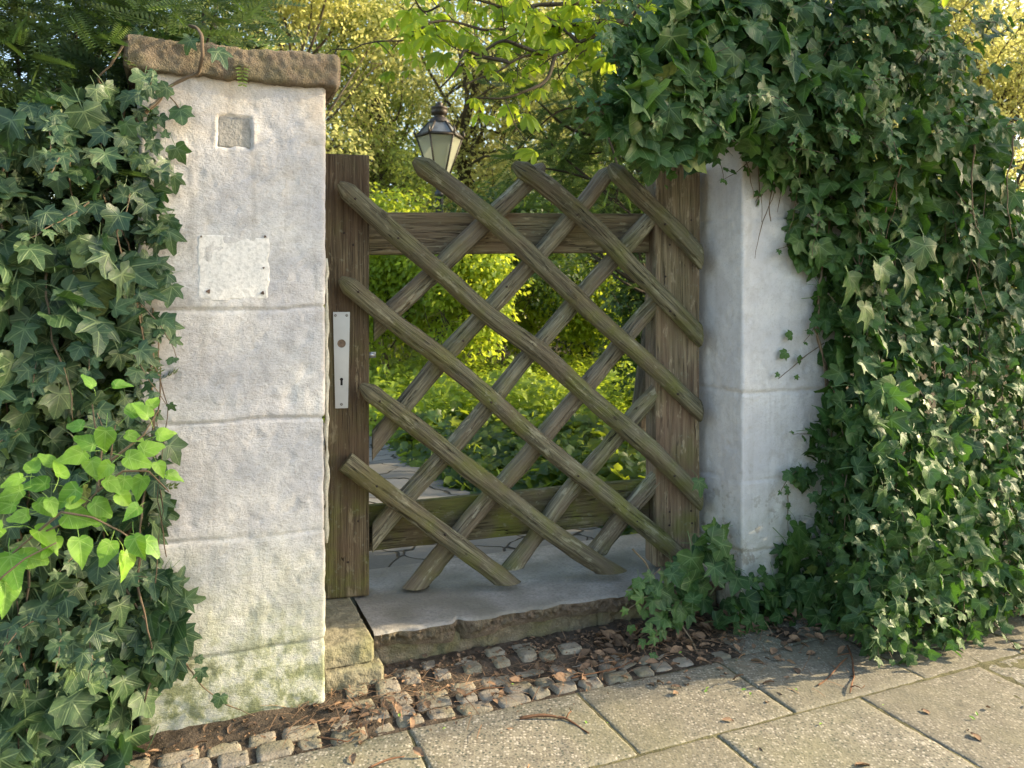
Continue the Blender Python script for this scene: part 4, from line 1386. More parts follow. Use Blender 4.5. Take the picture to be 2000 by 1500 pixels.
# the clump at the foot of the hinge post
lowc = [(1345, 1050), (1400, 1035), (1432, 1070), (1440, 1120), (1500, 1130), (1540, 1190), (1520, 1230), (1440, 1225), (1330, 1205), (1300, 1190), (1245, 1160), (1290, 1110), (1320, 1070)]
S = sample_poly(lowc, 62, rr_)
vv = rr_.uniform(-.12, 0.04, len(S))
D = (P0 @ WV + vv) / (WV[1] + WV[0] * (S[:, 0] - 1000) / FPX)
pts = np.stack([(S[:, 0] - 1000) / FPX * D, D, CAM_H - (S[:, 1] - 600) / FPX * D], 1)
pts[:, 2] = np.maximum(pts[:, 2], 0.03)
leaves_on(mb, pts, np.tile(-WV, (len(S), 1)), rr_.uniform(.040, .070, len(S)), rr_, T_IVY, .5, .55, rr_.uniform(0, .3, len(S)), .6)
ivy_at(mb, [(1245, 1140, -.02, .045, -20), (1290, 1200, -.06, .040, 10), (1260, 1195, -.05, .026, -20), (1232, 1225, -.05, .022, 0), (1365, 940, .06, .05, 0),
            (1395, 1035, -.05, .075, -60), (1350, 1090, -.06, .085, -10), (1410, 1045, -.05, .06, 80), (1560, 1030, -.06, .085, -10), (1545, 1075, -.05, .095, 20),
            (1535, 690, -.02, .030, -60), (1560, 700, -.02, .024, 30), (1520, 730, -.02, .017, -50), (1555, 735, -.02, .016, 30), (1545, 655, -.02, .028, -100), (1600, 605, -.03, .036, -40),
            (1500, 350, -.04, .055, -30), (1480, 300, -.05, .05, -10), (1560, 470, -.05, .06, -30), (1600, 480, -.06, .075, 10), (1690, 600, -.18, .085, 5), (1660, 540, -.16, .095, -15),
            (1540, 985, -.02, .018, 0), (1538, 1010, -.02, .016, 60), (1540, 960, -.02, .016, -60), (1770, 530, -.2, .09, 10), (1805, 480, -.2, .09, -10), (1720, 520, -.2, .08, 15)], rr_)
msR = MB()
for k in range(46):
    x = rr_.uniform(1215, 1980); y = rr_.uniform(-10, 300)
    if x < 1350: y = rr_.uniform(60, 290)
    v = -float(bulge(np.array([x]), np.array([y]))[0]) + .02
    a = onwall(x, y, v)
    sprig(mb, msR, a, WU * rr_.uniform(-1, 1) * (1 if x > 1400 else -.8) - WV * .6 + ZV * rr_.uniform(-.2, 1.0), rr_.uniform(.10, .24), rr_, .055, .02, 1.3)
for x, y in ((1225, 100), (1210, 150), (1205, 210), (1240, 60), (1195, 240), (1260, 20), (1905, 150), (1960, 240), (1970, 330), (1880, 90), (1860, 30), (1950, 280), (1990, 400)):
    s_ = -1 if x < 1500 else 1
    a = onwall(x, y, -.12)
    sprig(mb, msR, a, WU * s_ * 1.0 - WV * .15 + ZV * rr_.uniform(.1, .9), rr_.uniform(.12, .22), rr_, .055, .02, 1.0)
for k in range(40):
    x = rr_.uniform(1600, 2030); y = rr_.uniform(350, 1180)
    v = -float(bulge(np.array([x]), np.array([y]))[0]) - .01
    sprig(mb, msR, onwall(x, y, v), WU * rr_.uniform(-.6, .6) - WV * .35 - ZV * 1, rr_.uniform(.10, .28), rr_, .045, .018, 1.5)
for x, y, dx, dz, L in ((1480, 300, -.5, -.9, .14), (1520, 330, -.6, -1, .16), (1560, 360, -.5, -1, .15), (1590, 480, -.9, -.3, .14), (1400, 290, .3, -1, .10), (1300, 300, -.3, -1, .10),
                        (1610, 620, -.9, -.5, .12), (1600, 850, -1, -.1, .10), (1555, 920, -.7, -.8, .10), (1500, 1120, -.9, .2, .08)):
    sprig(mb, msR, onwall(x, y, -.035), WU * dx + ZV * dz, L, rr_, .042, .016, .8)
for x, y, L in ((1300, 1150, .16), (1310, 1200, .14), (1340, 1190, .18), (1480, 1210, .12), (1560, 1230, .14), (1290, 1110, .12)):
    sprig(mb, msR, onwall(x, y, -.06), -WU * 1 - WV * .3 - ZV * .15, L, rr_, .05, .022, .6)
mb.build('leaves', M_IVY_R, RI)
mb = msR
for _k in range(46):
    _x, _y = rr_.uniform(1620, 2060), rr_.uniform(250, 950)
    add_stems(mb, rr_, 1, lambda: onwall(_x, _y, -float(bulge(np.array([_x]), np.array([_y]))[0]) + rr_.uniform(-.01, .05)), .45, .0022)
add_stems(mb, rr_, 14, lambda: onwall(rr_.uniform(1440, 1640), rr_.uniform(240, 330), -.03), .25, .002)
px_tube(mb, [(1640, 330, -.03), (1622, 420, -.03), (1600, 560, -.03), (1596, 660, -.03), (1615, 720, -.03), (1618, 800, -.03), (1630, 900, -.03)], .0045, .003)
px_tube(mb, [(1590, 640, -.04), (1605, 680, -.04), (1612, 740, -.04), (1616, 800, -.04)], .003, .0018)
px_tube(mb, [(1610, 670, -.02), (1580, 690, -.02), (1550, 715, -.02), (1520, 740, -.02)], .0018, .001)
px_tube(mb, [(1540, 950, -.012), (1538, 1000, -.012), (1540, 1050, -.012)], .0015, .001)
px_tube(mb, [(1235, 1072, .0), (1262, 1100, -.02), (1280, 1140, -.04), (1300, 1185, -.07)], .0028, .002)
px_tube(mb, [(1320, 1205, -.06), (1345, 1240, -.10), (1365, 1280, -.12), (1375, 1335, -.19)], .0028, .002)
mb.build('stems', M_STEM, RI)['kind'] = 'stuff'

# ================================================================== TREES, HEDGES
def leafcloud(mb, centers, radii, n, size, rng, T=T_SMALL, flat=0.7, shell=0.6, hang=0.3):
    k = rng.choice(len(centers), n, p=(radii ** 2) / (radii ** 2).sum())
    d = rng.normal(0, 1, (n, 3)); d /= np.linalg.norm(d, axis=1, keepdims=True)
    r = (rng.random(n) ** (1 / 3)) * (1 - shell) + shell * rng.random(n) ** .25
    d2 = d * r[:, None] * radii[k][:, None]
    d2[:, 2] *= flat
    P = centers[k] + d2 + rng.normal(0, .04, (n, 3)) * radii[k][:, None]
    N = d + ZV * .7 + rng.normal(0, .6, (n, 3))
    Td = d * .6 + rng.normal(0, .6, (n, 3)) - ZV * hang
    M = frames(N, Td)
    tone = (rng.random(len(centers)))[k] * .5 + .25
    R = (tone + rng.normal(0, .18, n)).clip(0, 1)
    S = size * rng.uniform(.6, 1.3, n)
    inst(mb, T, M, P, S, R)

def bent(p, q, n, rng, amp):
    t = np.linspace(0, 1, n)
    c = p + (q - p) * t[:, None]
    off = rng.normal(0, amp, 3); off2 = rng.normal(0, amp * .5, 3)
    return c + np.sin(t * math.pi)[:, None] * off + np.sin(t * 2 * math.pi)[:, None] * off2

def tree(name, label, cat, x, y, z0, trunk_h, crown_c, crown_r, nclump, clump_r, n, size, mat, seed, trunk_r=.12, group=None, T=T_SMALL, flat=.75, shell=.6, extra=None, clip=None, hang=.3, twigs=0):
    rng = np.random.default_rng(seed)
    o = thing(name, (x, y, z0), label, cat, group)
    cc = np.array(crown_c, float); cr = np.array(crown_r, float)
    d = rng.normal(0, 1, (nclump, 3)); d /= np.linalg.norm(d, axis=1, keepdims=True)
    cen = cc + d * cr * (rng.random(nclump) ** .4)[:, None]
    rad = clump_r * rng.uniform(.6, 1.35, nclump)
    if extra is not None:
        cen = np.concatenate([cen, np.array([e[:3] for e in extra])]); rad = np.concatenate([rad, [e[3] for e in extra]])
    cen[:, 2] = np.maximum(cen[:, 2], z0 + rad * .4)
    mb = MB()
    leafcloud(mb, cen, rad, n, size, rng, T, flat, shell, hang)
    mb.build('crown', mat, o)
    mt = MB()
    base = np.array([x, y, z0 - .05]); top = np.array([cc[0], cc[1], z0 + trunk_h])
    tr = bent(base, top, 16, rng, trunk_h * .04)
    tube(mt, tr, np.linspace(trunk_r, trunk_r * .45, 16), 10, wob=trunk_r * .1)
    for c in cen[rng.permutation(len(cen))[:max(8, len(cen) * 2 // 3)]]:
        f = rng.uniform(.35, 1.0); s = tr[int(f * 15)]
        b = bent(s, c, 10, rng, np.linalg.norm(c - s) * .10)
        tube(mt, b, np.linspace(trunk_r * .35 * (1.2 - f * .6), trunk_r * .05, 10), 6, wob=trunk_r * .02)
        for q in range(twigs):
            e = c + rng.normal(0, 1, 3) * clump_r
            tube(mt, bent(b[rng.integers(5, 10)], e, 7, rng, .08), np.linspace(trunk_r * .07, trunk_r * .02, 7), 4, cap=False)
    mt.build('trunk', M_BARK, o)
    return o

def P_(px, py, D): return at(px, py, D)

# yew hedge behind the left ivy
rng = np.random.default_rng(91)
YH = thing('yew_hedge', W(-0.35, 0.5, 0), 'feathery dark yew hedge rising behind the left ivy and pillar cap', 'hedge')
mb = MB()
polyY = [(-300, -120), (480, -120), (500, 40), (470, 100), (430, 100), (380, 70), (250, 80), (260, 200), (240, 330), (230, 600), (220, 1200), (-300, 1200)]
def yew_layer(n, v0, v1, s0, s1, poly):
    S = sample_poly(poly, n, rng)
    vv = rng.uniform(v0, v1, len(S))
    D = (P0 @ WV + vv) / (WV[1] + WV[0] * (S[:, 0] - 1000) / FPX)
    pts = np.stack([(S[:, 0] - 1000) / FPX * D, D, CAM_H - (S[:, 1] - 600) / FPX * D], 1)
    m = len(pts)
    Td = -WV * .7 + ZV * rng.uniform(-.6, .9, m)[:, None] + WU * .35 + rng.normal(0, .5, (m, 3))
    N = ZV * 1 - WV * .8 + rng.normal(0, .45, (m, 3))
    R = (.4 + .5 * fbm(pts * 3, 2, 2) + rng.normal(0, .2, m)).clip(0, 1)
    inst(mb, T_YEW, frames(N, Td), pts, rng.uniform(s0, s1, m), R)
yew_layer(1100, .04, .28, .12, .20, polyY)
yew_layer(1700, .30, .85, .12, .20, polyY)
mb.build('foliage', M_YEW, YH)
mb = MB()
for k in range(26):
    a = W(rng.uniform(-1.0, .3), rng.uniform(.35, .7), 0.05)
    b = onwall(rng.uniform(-250, 450), rng.uniform(-80, 350), rng.uniform(.1, .5))
    tube(mb, bent(a, b, 14, rng, .10), np.linspace(.014, .003, 14), 6)
mb.build('branches', M_BARK, YH)

# yew tree at the right of the garden view
rng = np.random.default_rng(93)
YT = thing('yew_tree', P_(1235, 1000, 4.6) * np.array([1, 1, 0]) + np.array([0, 0, .1]), 'dark yew tree with drooping sprays right of the lantern', 'tree')
mb = MB(); mt = MB()
tb = np.array(YT.location)
tp = tb + np.array([.1, .1, 2.9])
tr = bent(tb, tp, 20, rng, .08)
tube(mt, tr, np.linspace(.06, .02, 20), 8, wob=.005)
for k in range(46):
    i = rng.integers(6, 20)
    px = rng.uniform(990, 1420); py = rng.uniform(40, 480)
    if px < 1050 and (py > 360 or py < 90): continue
    D = rng.uniform(4.0, 5.0)
    e = at(px, py, D)
    b = bent(tr[min(19, i)], e, 14, rng, .12)
    tube(mt, b, np.linspace(.012, .003, 14), 5)
    m = 44
    ii = rng.integers(5, 14, m)
    pts = b[ii] + rng.normal(0, .09, (m, 3))
    Td = (b[-1] - b[0])[None] * .5 + rng.normal(0, .5, (m, 3)) - ZV * .2
    inst(mb, T_YEW, frames(ZV + rng.normal(0, .6, (m, 3)), Td), pts, rng.uniform(.10, .20, m), rng.uniform(0, .7, m))
mb.build('crown', M_YEW, YT)
mt.build('trunk', M_BARK, YT)

# chestnut tree: trunk hidden behind the right ivy, boughs reaching over the gate
rng = np.random.default_rng(95)
ct = np.array([1.75, 5.0, .12])
CT = thing('chestnut_tree', ct, 'chestnut tree with glowing lime hand shaped leaves reaching over the gate', 'tree')
mb = MB(); mt = MB()
tr = bent(ct - ZV * .1, ct + np.array([-.15, -.2, 3.9]), 20, rng, .08)
tube(mt, tr, np.linspace(.13, .05, 20), 12, wob=.01)
boughs = [
    [(1330, -160, 4.6), (1262, -10, 4.2), (1215, 40, 4.0), (1130, 85, 3.8), (1085, 110, 3.7), (1045, 105, 3.6), (1000, 125, 3.5), (960, 150, 3.45), (905, 170, 3.4)],
    [(1215, 40, 4.0), (1110, 50, 3.9), (1010, 55, 3.8), (960, 60, 3.7), (880, 42, 3.6), (840, 42, 3.5), (790, 80, 3.5), (740, 82, 3.4), (710, 88, 3.4)],
    [(1300, -90, 4.4), (1220, 5, 4.2), (1100, 5, 4.0), (1000, 20, 3.9), (900, -10, 3.7), (820, 30, 3.6), (795, -30, 3.6)],
    [(1085, 110, 3.7), (1070, 150, 3.6), (1030, 175, 3.5), (990, 195, 3.45), (920, 198, 3.4)],
    [(1000, 125, 3.5), (960, 112, 3.5), (905, 90, 3.4), (900, 130, 3.35), (860, 170, 3.35)],
    [(1262, -10, 4.2), (1290, 40, 4.0), (1240, 70, 3.9), (1190, 60, 3.9), (1150, 90, 3.9), (1125, 115, 3.8)],
    [(1130, 85, 3.8), (1100, 55, 3.8), (1060, 30, 3.8), (1010, -10, 3.8), (970, -40, 3.8)],
    [(1300, -90, 4.4), (1360, -20, 4.2), (1400, -10, 4.1), (1330, 30, 4.0)],
    [(1045, 105, 3.6), (1010, 90, 3.5), (985, 75, 3.5), (930, 110, 3.5), (880, 140, 3.5)],
]
allb = []
for k, br in enumerate(boughs):
    P = np.array([at(*q) for q in br])
    if k in (0, 2, 7): P = np.concatenate([tr[-6 - k][None], P])
    L = np.concatenate([[0], np.cumsum(np.linalg.norm(np.diff(P, axis=0), axis=1))])
    n = int(L[-1] / .03)
    s = np.linspace(0, L[-1], n)
    c = np.stack([np.interp(s, L, P[:, q]) for q in range(3)], 1)
    for _ in range(3): c[1:-1] = (c[:-2] + 2 * c[1:-1] + c[2:]) / 4
    c += np.stack([vn(c * 7, 1), vn(c * 7, 2), vn(c * 7, 3)], 1) * .012
    r0 = .024 if k in (0, 2) else .011
    tube(mt, c, np.linspace(r0, .0035, n), 7)
    start = int(n * .35) if k in (0, 2, 7) else 0
    allb.append(c[start:])
cpts, tdir = [], []
for kb, c in enumerate(allb):
    for i in range(0, len(c), 2):
        if rng.random() < (1.0 if kb in (1, 2, 5, 6, 7) else .6):
            e = c[i] + rng.normal(0, .10, 3) * np.array([1, 1, .7]) - ZV * .03
            tube(mt, bent(c[i], e, 5, rng, .01), np.linspace(.003, .0018, 5), 4, cap=False)
            for q in range(rng.integers(1, 4)):
                cpts.append(e + rng.normal(0, .05, 3))
cpts = np.array(cpts); m = len(cpts)
N = ZV + rng.normal(0, .30, (m, 3)); Td = rng.normal(0, 1, (m, 3)); Td[:, 2] = -.15
M = frames(N, Td)
sz = rng.uniform(.065, .125, m)
ch = rng.integers(0, 3, m)
for q in range(3):
    k = ch == q
    inst(mb, T_CHEST[q], M[k], cpts[k], sz[k], rng.uniform(0, 1, k.sum()))
# upper crown above the frame
cr = np.array([[.9, 4.6, 3.6], [.2, 4.3, 3.5], [1.7, 5.2, 3.9], [2.3, 4.6, 3.5], [1.2, 5.4, 4.4], [-.3, 4.4, 3.6]]) + 0
k = rng.integers(0, len(cr), 700)
cp2 = cr[k] + rng.normal(0, .42, (700, 3)) * np.array([1, 1, .5])
keep = project(cp2)[1] < -15
cp2 = cp2[keep]
m = len(cp2)
inst(mb, T_CHEST[1], frames(ZV + rng.normal(0, .3, (m, 3)), rng.normal(0, 1, (m, 3))), cp2, rng.uniform(.10, .16, m), rng.uniform(0, 1, m))
for c in cr:
    tube(mt, bent(tr[-2], c, 12, rng, .15), np.linspace(.03, .008, 12), 6)
mb.build('crown', M_CHEST, CT)
mt.build('trunk', M_BARK, CT)

G1 = 'trees behind the garden'
# far trees
def ft(px, D, ztop, zbot, wid, **k):
    x = (px - 1000) / FPX * D
    c = (x, D, (ztop + zbot) / 2)
    return x, D, c, (wid, wid, (ztop - zbot) / 2)
x, y, c, r = ft(560, 11, 7.6, 1.6, 1.7)
tree('leafy_tree', 'tall golden sunlit tree directly above the left pillar cap', 'tree', x, y, .3, 4.2, c, r, 60, .62, 30000, .075, M_GOLD, 101, .11, G1, twigs=3, T=T_THIN if False else T_SMALL)
x, y, c, r = ft(735, 12.5, 7.0, 1.0, 1.3)
tree('leafy_tree', 'airy yellow green tree with sky gaps between left pillar and lantern', 'tree', x, y, .3, 4.2, c, r, 46, .5, 17000, .07, M_MID, 102, .09, G1, twigs=4)
x, y, c, r = ft(960, 13, 8.4, 1.4, 2.0)
tree('leafy_tree', 'tall pale green tree behind the lantern', 'tree', x, y, .3, 5, c, r, 66, .66, 30000, .08, M_GOLD, 103, .13, G1, twigs=3)
x, y, c, r = ft(1240, 12, 5.6, .8, 1.7)
tree('leafy_tree', 'mid green tree behind the dark yew', 'tree', x, y, .3, 3.5, c, r, 60, .6, 26000, .07, M_MID, 104, .12, G1, twigs=2)
x, y, c, r = ft(1960, 10.5, 6.8, .4, 2.0)
tree('leafy_tree', 'yellow sunlit tree glowing behind the top of the right ivy', 'tree', x, y, .2, 3.8, c, r, 110, .55, 52000, .065, M_GOLD, 105, .09, G1, twigs=2)
x, y, c, r = ft(1700, 15, 9.5, .6, 2.6)
tree('leafy_tree', 'tall pale tree far behind the top of the right ivy', 'tree', x, y, .3, 5.5, c, r, 70, .8, 26000, .10, M_GOLD, 106, .14, G1)
x, y, c, r = ft(1080, 17, 9.5, 1.5, 3.0)
tree('leafy_tree', 'hazy golden tree far behind the chestnut boughs', 'tree', x, y, .3, 5.5, c, r, 70, .9, 30000, .10, M_GOLD, 109, .14, G1)
x, y, c, r = ft(700, 17, 9.5, 1.5, 2.6)
tree('leafy_tree', 'hazy golden tree far behind, between the cap and the lantern', 'tree', x, y, .3, 5.5, c, r, 60, .9, 24000, .10, M_GOLD, 110, .14, G1)
x, y, c, r = ft(300, 12, 7.5, .5, 2.2)
tree('leafy_tree', 'dark tree glimpsed above the yew hedge at upper left', 'tree', x, y, .3, 3.5, c, r, 50, .8, 18000, .09, M_MID, 107, .12, G1)

tree('leafy_tree', 'loose green tree added out of view on the right to shade the upper ivy', 'tree', 8.2, 4.6, .1, 3.6, (8.0, 4.1, 5.8), (1.8, 1.6, 1.4), 44, .55, 9000, .10, M_MID, 108, .12, None)  # unseen tree, added so its crown dapples and shades the upper ivy and pillars

G2 = 'bushes behind the gate'
def bush(px, D, ztop, wid, n, size, mat, seed, label, dep=None, zlow=.2, cl=.26, nc=34, twigs=2):
    x = (px - 1000) / FPX * D
    tree('bush', label, 'bush', x, D, .12, ztop * .6, (x, D, (ztop + zlow) / 2), (wid, dep or wid * .7, (ztop - zlow) / 2), nc, cl, n, size, mat, seed, .025, G2, twigs=twigs)
bush(765, 7.4, 2.0, .5, 13000, .055, M_SHRUB, 201, 'yellow green bush behind the latch post', zlow=.6, cl=.3)
bush(905, 6.9, 1.75, .45, 9000, .055, M_SHRUB, 202, 'bright leafy bush below the lantern', zlow=.55, cl=.24)
bush(1040, 8.6, 1.9, .55, 9000, .06, M_SHRUB, 203, 'bright bush in the middle of the gate opening', zlow=.6)
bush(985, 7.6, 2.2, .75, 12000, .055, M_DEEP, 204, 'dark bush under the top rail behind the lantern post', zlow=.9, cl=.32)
bush(1190, 7.9, 1.45, .5, 6000, .055, M_SHRUB, 205, 'sunlit bush below the dark yew', zlow=.35)
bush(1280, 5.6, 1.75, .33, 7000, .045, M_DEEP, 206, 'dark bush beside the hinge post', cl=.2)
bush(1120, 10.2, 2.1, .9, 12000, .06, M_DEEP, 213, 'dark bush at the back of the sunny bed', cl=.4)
bush(690, 8.6, 2.4, .6, 11000, .05, M_MID, 207, 'bush at the gap between pillar and gate', cl=.3)
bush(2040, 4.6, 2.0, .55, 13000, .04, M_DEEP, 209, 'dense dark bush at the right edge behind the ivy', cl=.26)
bush(1250, 9.5, 3.0, 1.2, 16000, .06, M_MID, 210, 'tall bush far behind the dark yew', cl=.4)
bush(840, 10.5, 3.0, 1.2, 16000, .06, M_MID, 211, 'tall bush far behind the lantern', cl=.4)
bush(560, 9.5, 3.0, 1.1, 12000, .06, M_MID, 212, 'tall bush hidden behind the left pillar', cl=.4)

# far wood closing the view
rng = np.random.default_rng(301)
mb = MB()
cen = np.stack([rng.uniform(-24, 26, 260), rng.uniform(19, 26, 260), rng.uniform(.6, 5.2, 260)], 1)
leafcloud(mb, cen, rng.uniform(.8, 1.7, 260), 60000, .17, rng)
tag(mb.build('far_woods', M_GOLD), 'distant wood closing the garden', None, None, 'stuff')

# ground cover
rng = np.random.default_rng(303)
mb = MB()
def cover(n, px0, px1, D0, D1, size, hmax, mat_r, T, lo, hi, left_cut=True, upv=1.0):
    D = rng.uniform(D0 ** .6, D1 ** .6, n) ** (1 / .6)
    px = rng.uniform(px0, px1, n)
    X = (px - 1000) / FPX * D
    P = np.stack([X, D, X * 0], 1)
    u = (P - P0) @ WU; v = (P - P0) @ WV
    cu = np.array([path_c(t)[0] for t in v]); hw = np.array([path_w(t) for t in v])
    edge = 0.06 * vn(np.stack([v * 4, v * 0, v * 0], 1), 3)
    k = (np.abs(u - cu) > hw + edge) & (v > .62)
    P = P[k]
    hm = hmax * (0.55 + .45 * fbm(P * 2.2, 2, 4)) * smooth((np.abs(u - cu) - hw - edge)[k], -.02, .25)
    P[:, 2] = garden_z(P) + rng.random(len(P)) ** .6 * np.maximum(hm, .03)
    m = len(P)
    N = ZV * upv - np.array([0, 1, 0]) * .35 + rng.normal(0, .4, (m, 3))
    Td = rng.normal(0, 1, (m, 3)) - np.array([0, .6, .3])
    tone = (lo + (hi - lo) * (fbm(P * 1.3, 2, 7) * .5 + .5) + rng.normal(0, .12, m)).clip(0, 1)
    inst(mb, T, frames(N, Td), P, size * rng.uniform(.6, 1.3, m), tone)
cover(2600, 780, 1420, 2.75, 5.0, .062, .26, 0, T_IVY[2], -.1, .16)
cover(2200, 780, 1420, 2.75, 5.0, .060, .26, 0, T_IVY[8], -.1, .16)
cover(9000, 560, 1420, 4.9, 9.5, .045, .24, 0, T_OVAL[0], .5, 1)  # back layers toned bright: the sunlit patch is put into the leaf colour
cover(3000, 560, 1420, 3.8, 5.2, .045, .22, 0, T_OVAL[0], -.1, .3)
cover(5000, 640, 1420, 5.0, 9.0, .05, .5, 0, T_OVAL[1], .5, 1)
cover(700, 1180, 1600, 2.6, 3.4, .05, .15, 0, T_IVY[0], .0, .3)
tag(mb.build('ground_cover', M_COVER), 'low leafy ground cover filling the bed beside the path', None, None, 'stuff')
# upright sunlit stems in the bed
mb = MB()
n = 1300
D = rng.uniform(5.0, 8.5, n); px = rng.uniform(830, 1290, n)
P = np.stack([(px - 1000) / FPX * D, D, D * 0], 1)
P[:, 2] = garden_z(P) + .12
for k in range(n):
    h = rng.uniform(.10, .24)
    m = 9
    t = np.linspace(.2, 1, m)
    a = rng.uniform(0, 6.28) + np.arange(m) * 2.4
    pts = P[k] + np.stack([t * 0, t * 0, t * h], 1)
    dr = np.stack([np.cos(a), np.sin(a), np.full(m, .5)], 1)
    inst(mb, T_SMALL, frames(ZV - dr * .3, dr), pts, np.full(m, .042), np.full(m, rng.uniform(.3, 1)))
tag(mb.build('wild_flowers', M_SHRUB), 'upright yellow green stems sprouting in the sunny bed', None, None, 'stuff')

# ================================================================== LANTERN
LD = 7.5
lx = (858 - 1000) / FPX * LD
def lz(py): return CAM_H - (py - 600) / FPX * LD
LN = thing('street_lamp', (lx, LD, .2), 'old six sided lantern on a dark fluted post among the bushes', 'street lamp')
ROT = math.radians(12)
def hexr(r, z, n=6): return np.array([[lx + r * math.cos(ROT + i * 2 * math.pi / n), LD + r * math.sin(ROT + i * 2 * math.pi / n), z] for i in range(n)])
pxm = LD / FPX
def lathe(mb, prof, n=20, seed=0):
    V = np.concatenate([np.array([[lx + r * math.cos(a), LD + r * math.sin(a), z] for a in np.linspace(0, 2 * math.pi, n, endpoint=False)]) for r, z in prof])
    i = np.arange(len(prof) - 1)[:, None] * n; j = np.arange(n)[None]; j2 = (j + 1) % n
    mb.add(V, [np.stack([i + j, i + j2, i + n + j2, i + n + j], 2).reshape(-1, 4)])
mb = MB()
lathe(mb, [(.075, .15), (.075, .45), (.045, .55), (.038, .6), (.034, lz(440)), (.034, lz(385)), (.046, lz(382)), (.046, lz(376)), (.030, lz(372)), (.03, lz(360)), (.06, lz(352)), (0.001, lz(350))], 16)
for k in range(8):
    a = k * math.pi / 4
    tube(mb, [[lx + .034 * math.cos(a), LD + .034 * math.sin(a), .6], [lx + .033 * math.cos(a), LD + .033 * math.sin(a), lz(388)]], .006, 5)
mb.build('post', mat_plain('post_iron', (0.035, 0.038, 0.045), 0.5, .3), LN)
zb, zt, zr, zn = lz(349), lz(268), lz(240), lz(232)
rb_, rt_, rr2 = 17 * pxm, 45 * pxm, 20 * pxm
lo, hi, rf = hexr(rb_, zb), hexr(rt_, zt), hexr(rr2, zr)
mb = MB()
for i in range(6):
    j = (i + 1) % 6
    tube(mb, [lo[i], hi[i]], .010, 5)
    tube(mb, [hi[i], hi[j]], .016, 6)
    tube(mb, [lo[i], lo[j]], .012, 6)
    tube(mb, [hi[i], rf[i]], .011, 5)
    # small horn at each corner
    d = hi[i] - np.array([lx, LD, zt]); d /= np.linalg.norm(d)
    tube(mb, [hi[i], hi[i] + d * .02 + ZV * .03, hi[i] + d * .012 + ZV * .075], [.014, .012, .004], 6)
mb.build('frame', M_IRON, LN)
tg = NT('frosted_glass')
gl = tg.pbr(tg.mix(tg.noise(tg.pos(), 6, 4), (0.36, 0.37, 0.29), (0.50, 0.51, 0.42)), .35, None, .5)
trn = tg.n('ShaderNodeBsdfTranslucent'); trn.inputs[0].default_value = (.7, .72, .6, 1)
trp = tg.n('ShaderNodeBsdfTransparent')
m1 = tg.n('ShaderNodeMixShader'); m1.inputs[0].default_value = .45
tg.t.links.new(gl, m1.inputs[1]); tg.t.links.new(trn.outputs[0], m1.inputs[2])
m2 = tg.n('ShaderNodeMixShader'); m2.inputs[0].default_value = .45
tg.t.links.new(m1.outputs[0], m2.inputs[1]); tg.t.links.new(trp.outputs[0], m2.inputs[2])
M_GLASS = tg.done(m2.outputs[0])
for i in range(6):
    j = (i + 1) % 6
    mb = MB(); c = np.array([lx, LD, (zb + zt) / 2])
    o4 = np.array([lo[i], lo[j], hi[j], hi[i]]); o4 = c + (o4 - c) * .985
    i4 = c + (o4 - c) * .975
    mb.add(np.concatenate([o4, i4]), [np.array([[0, 1, 2, 3], [7, 6, 5, 4], [0, 4, 5, 1], [1, 5, 6, 2], [2, 6, 7, 3], [3, 7, 4, 0]])])
    mb.build('pane', M_GLASS, LN, False)
mb = MB()
for i in range(6):
    j = (i + 1) % 6
    q = np.array([hi[i], hi[j], rf[j], rf[i]])
    mb.add(np.concatenate([q, q - ZV * .006]), [np.array([[0, 1, 2, 3], [7, 6, 5, 4], [0, 4, 5, 1], [1, 5, 6, 2], [2, 6, 7, 3], [3, 7, 4, 0]])])
mb.build('roof', mat_plain('roof_metal', (0.16, 0.17, 0.17), 0.35, .5, 8, .5), LN, False)
mb = MB()
lathe(mb, [(rr2 * 1.05, zr - .005), (rr2 * 1.0, lz(236)), (.075, lz(231)), (.05, lz(228)), (.055, lz(226)), (.078, lz(224)), (.083, lz(219)), (.078, lz(214)), (.086, lz(213)), (.08, lz(210)), (.04, lz(208)), (.032, lz(205)), (.04, lz(203)), (.02, lz(200)), (.001, lz(197))], 20)
mb.build('chimney', M_IRON, LN)

# ================================================================== LITTER AND TWIGS
rng = np.random.default_rng(401)
mb = MB()
def curled(seed):
    r = np.random.default_rng(seed)
    V = []
    n = 7
    for i, t in enumerate(np.linspace(0, 1, n)):
        wd = .26 * math.sin(math.pi * (t * .92 + .04)) + .01
        z = .09 * math.sin(t * math.pi) + .01
        for s in (-1, 0, 1):
            V.append([s * wd * (1 + r.uniform(-.15, .15)), t, z + abs(s) * .12 + r.uniform(-.03, .03)])
    F = []
    for i in range(n - 1):
        b = i * 3
        F += [[b, b + 1, b + 4, b + 3], [b + 1, b + 2, b + 5, b + 4]]
    V = np.array(V)
    return V, [np.array(F)], V * 0
T_DRY = [curled(i) for i in range(4)]
def scatter(n, uf, vf, s0, s1, z0=0.0005, Ts=T_DRY, rlo=0, rhi=1, flat=.35):
    u = uf(n); v = vf(n)
    P = np.array([W(a, b, z0) for a, b in zip(u, v)])
    P[:, 2] += rng.uniform(0, .002, n) + .007 * smooth(((P - P0) @ WV), -.19, -.15)
    N = ZV + rng.normal(0, flat, (n, 3)); Td = rng.normal(0, 1, (n, 3)); Td[:, 2] = 0
    M = frames(N, Td); S = rng.uniform(s0, s1, n); R = rng.uniform(rlo, rhi, n); ch = rng.integers(0, len(Ts), n)
    for q, T in enumerate(Ts):
        k = ch == q
        if k.any(): inst(mb, T, M[k], P[k], S[k], R[k])
U = lambda a, b: (lambda n: rng.uniform(a, b, n))
Nn = lambda m, s: (lambda n: rng.normal(m, s, n))
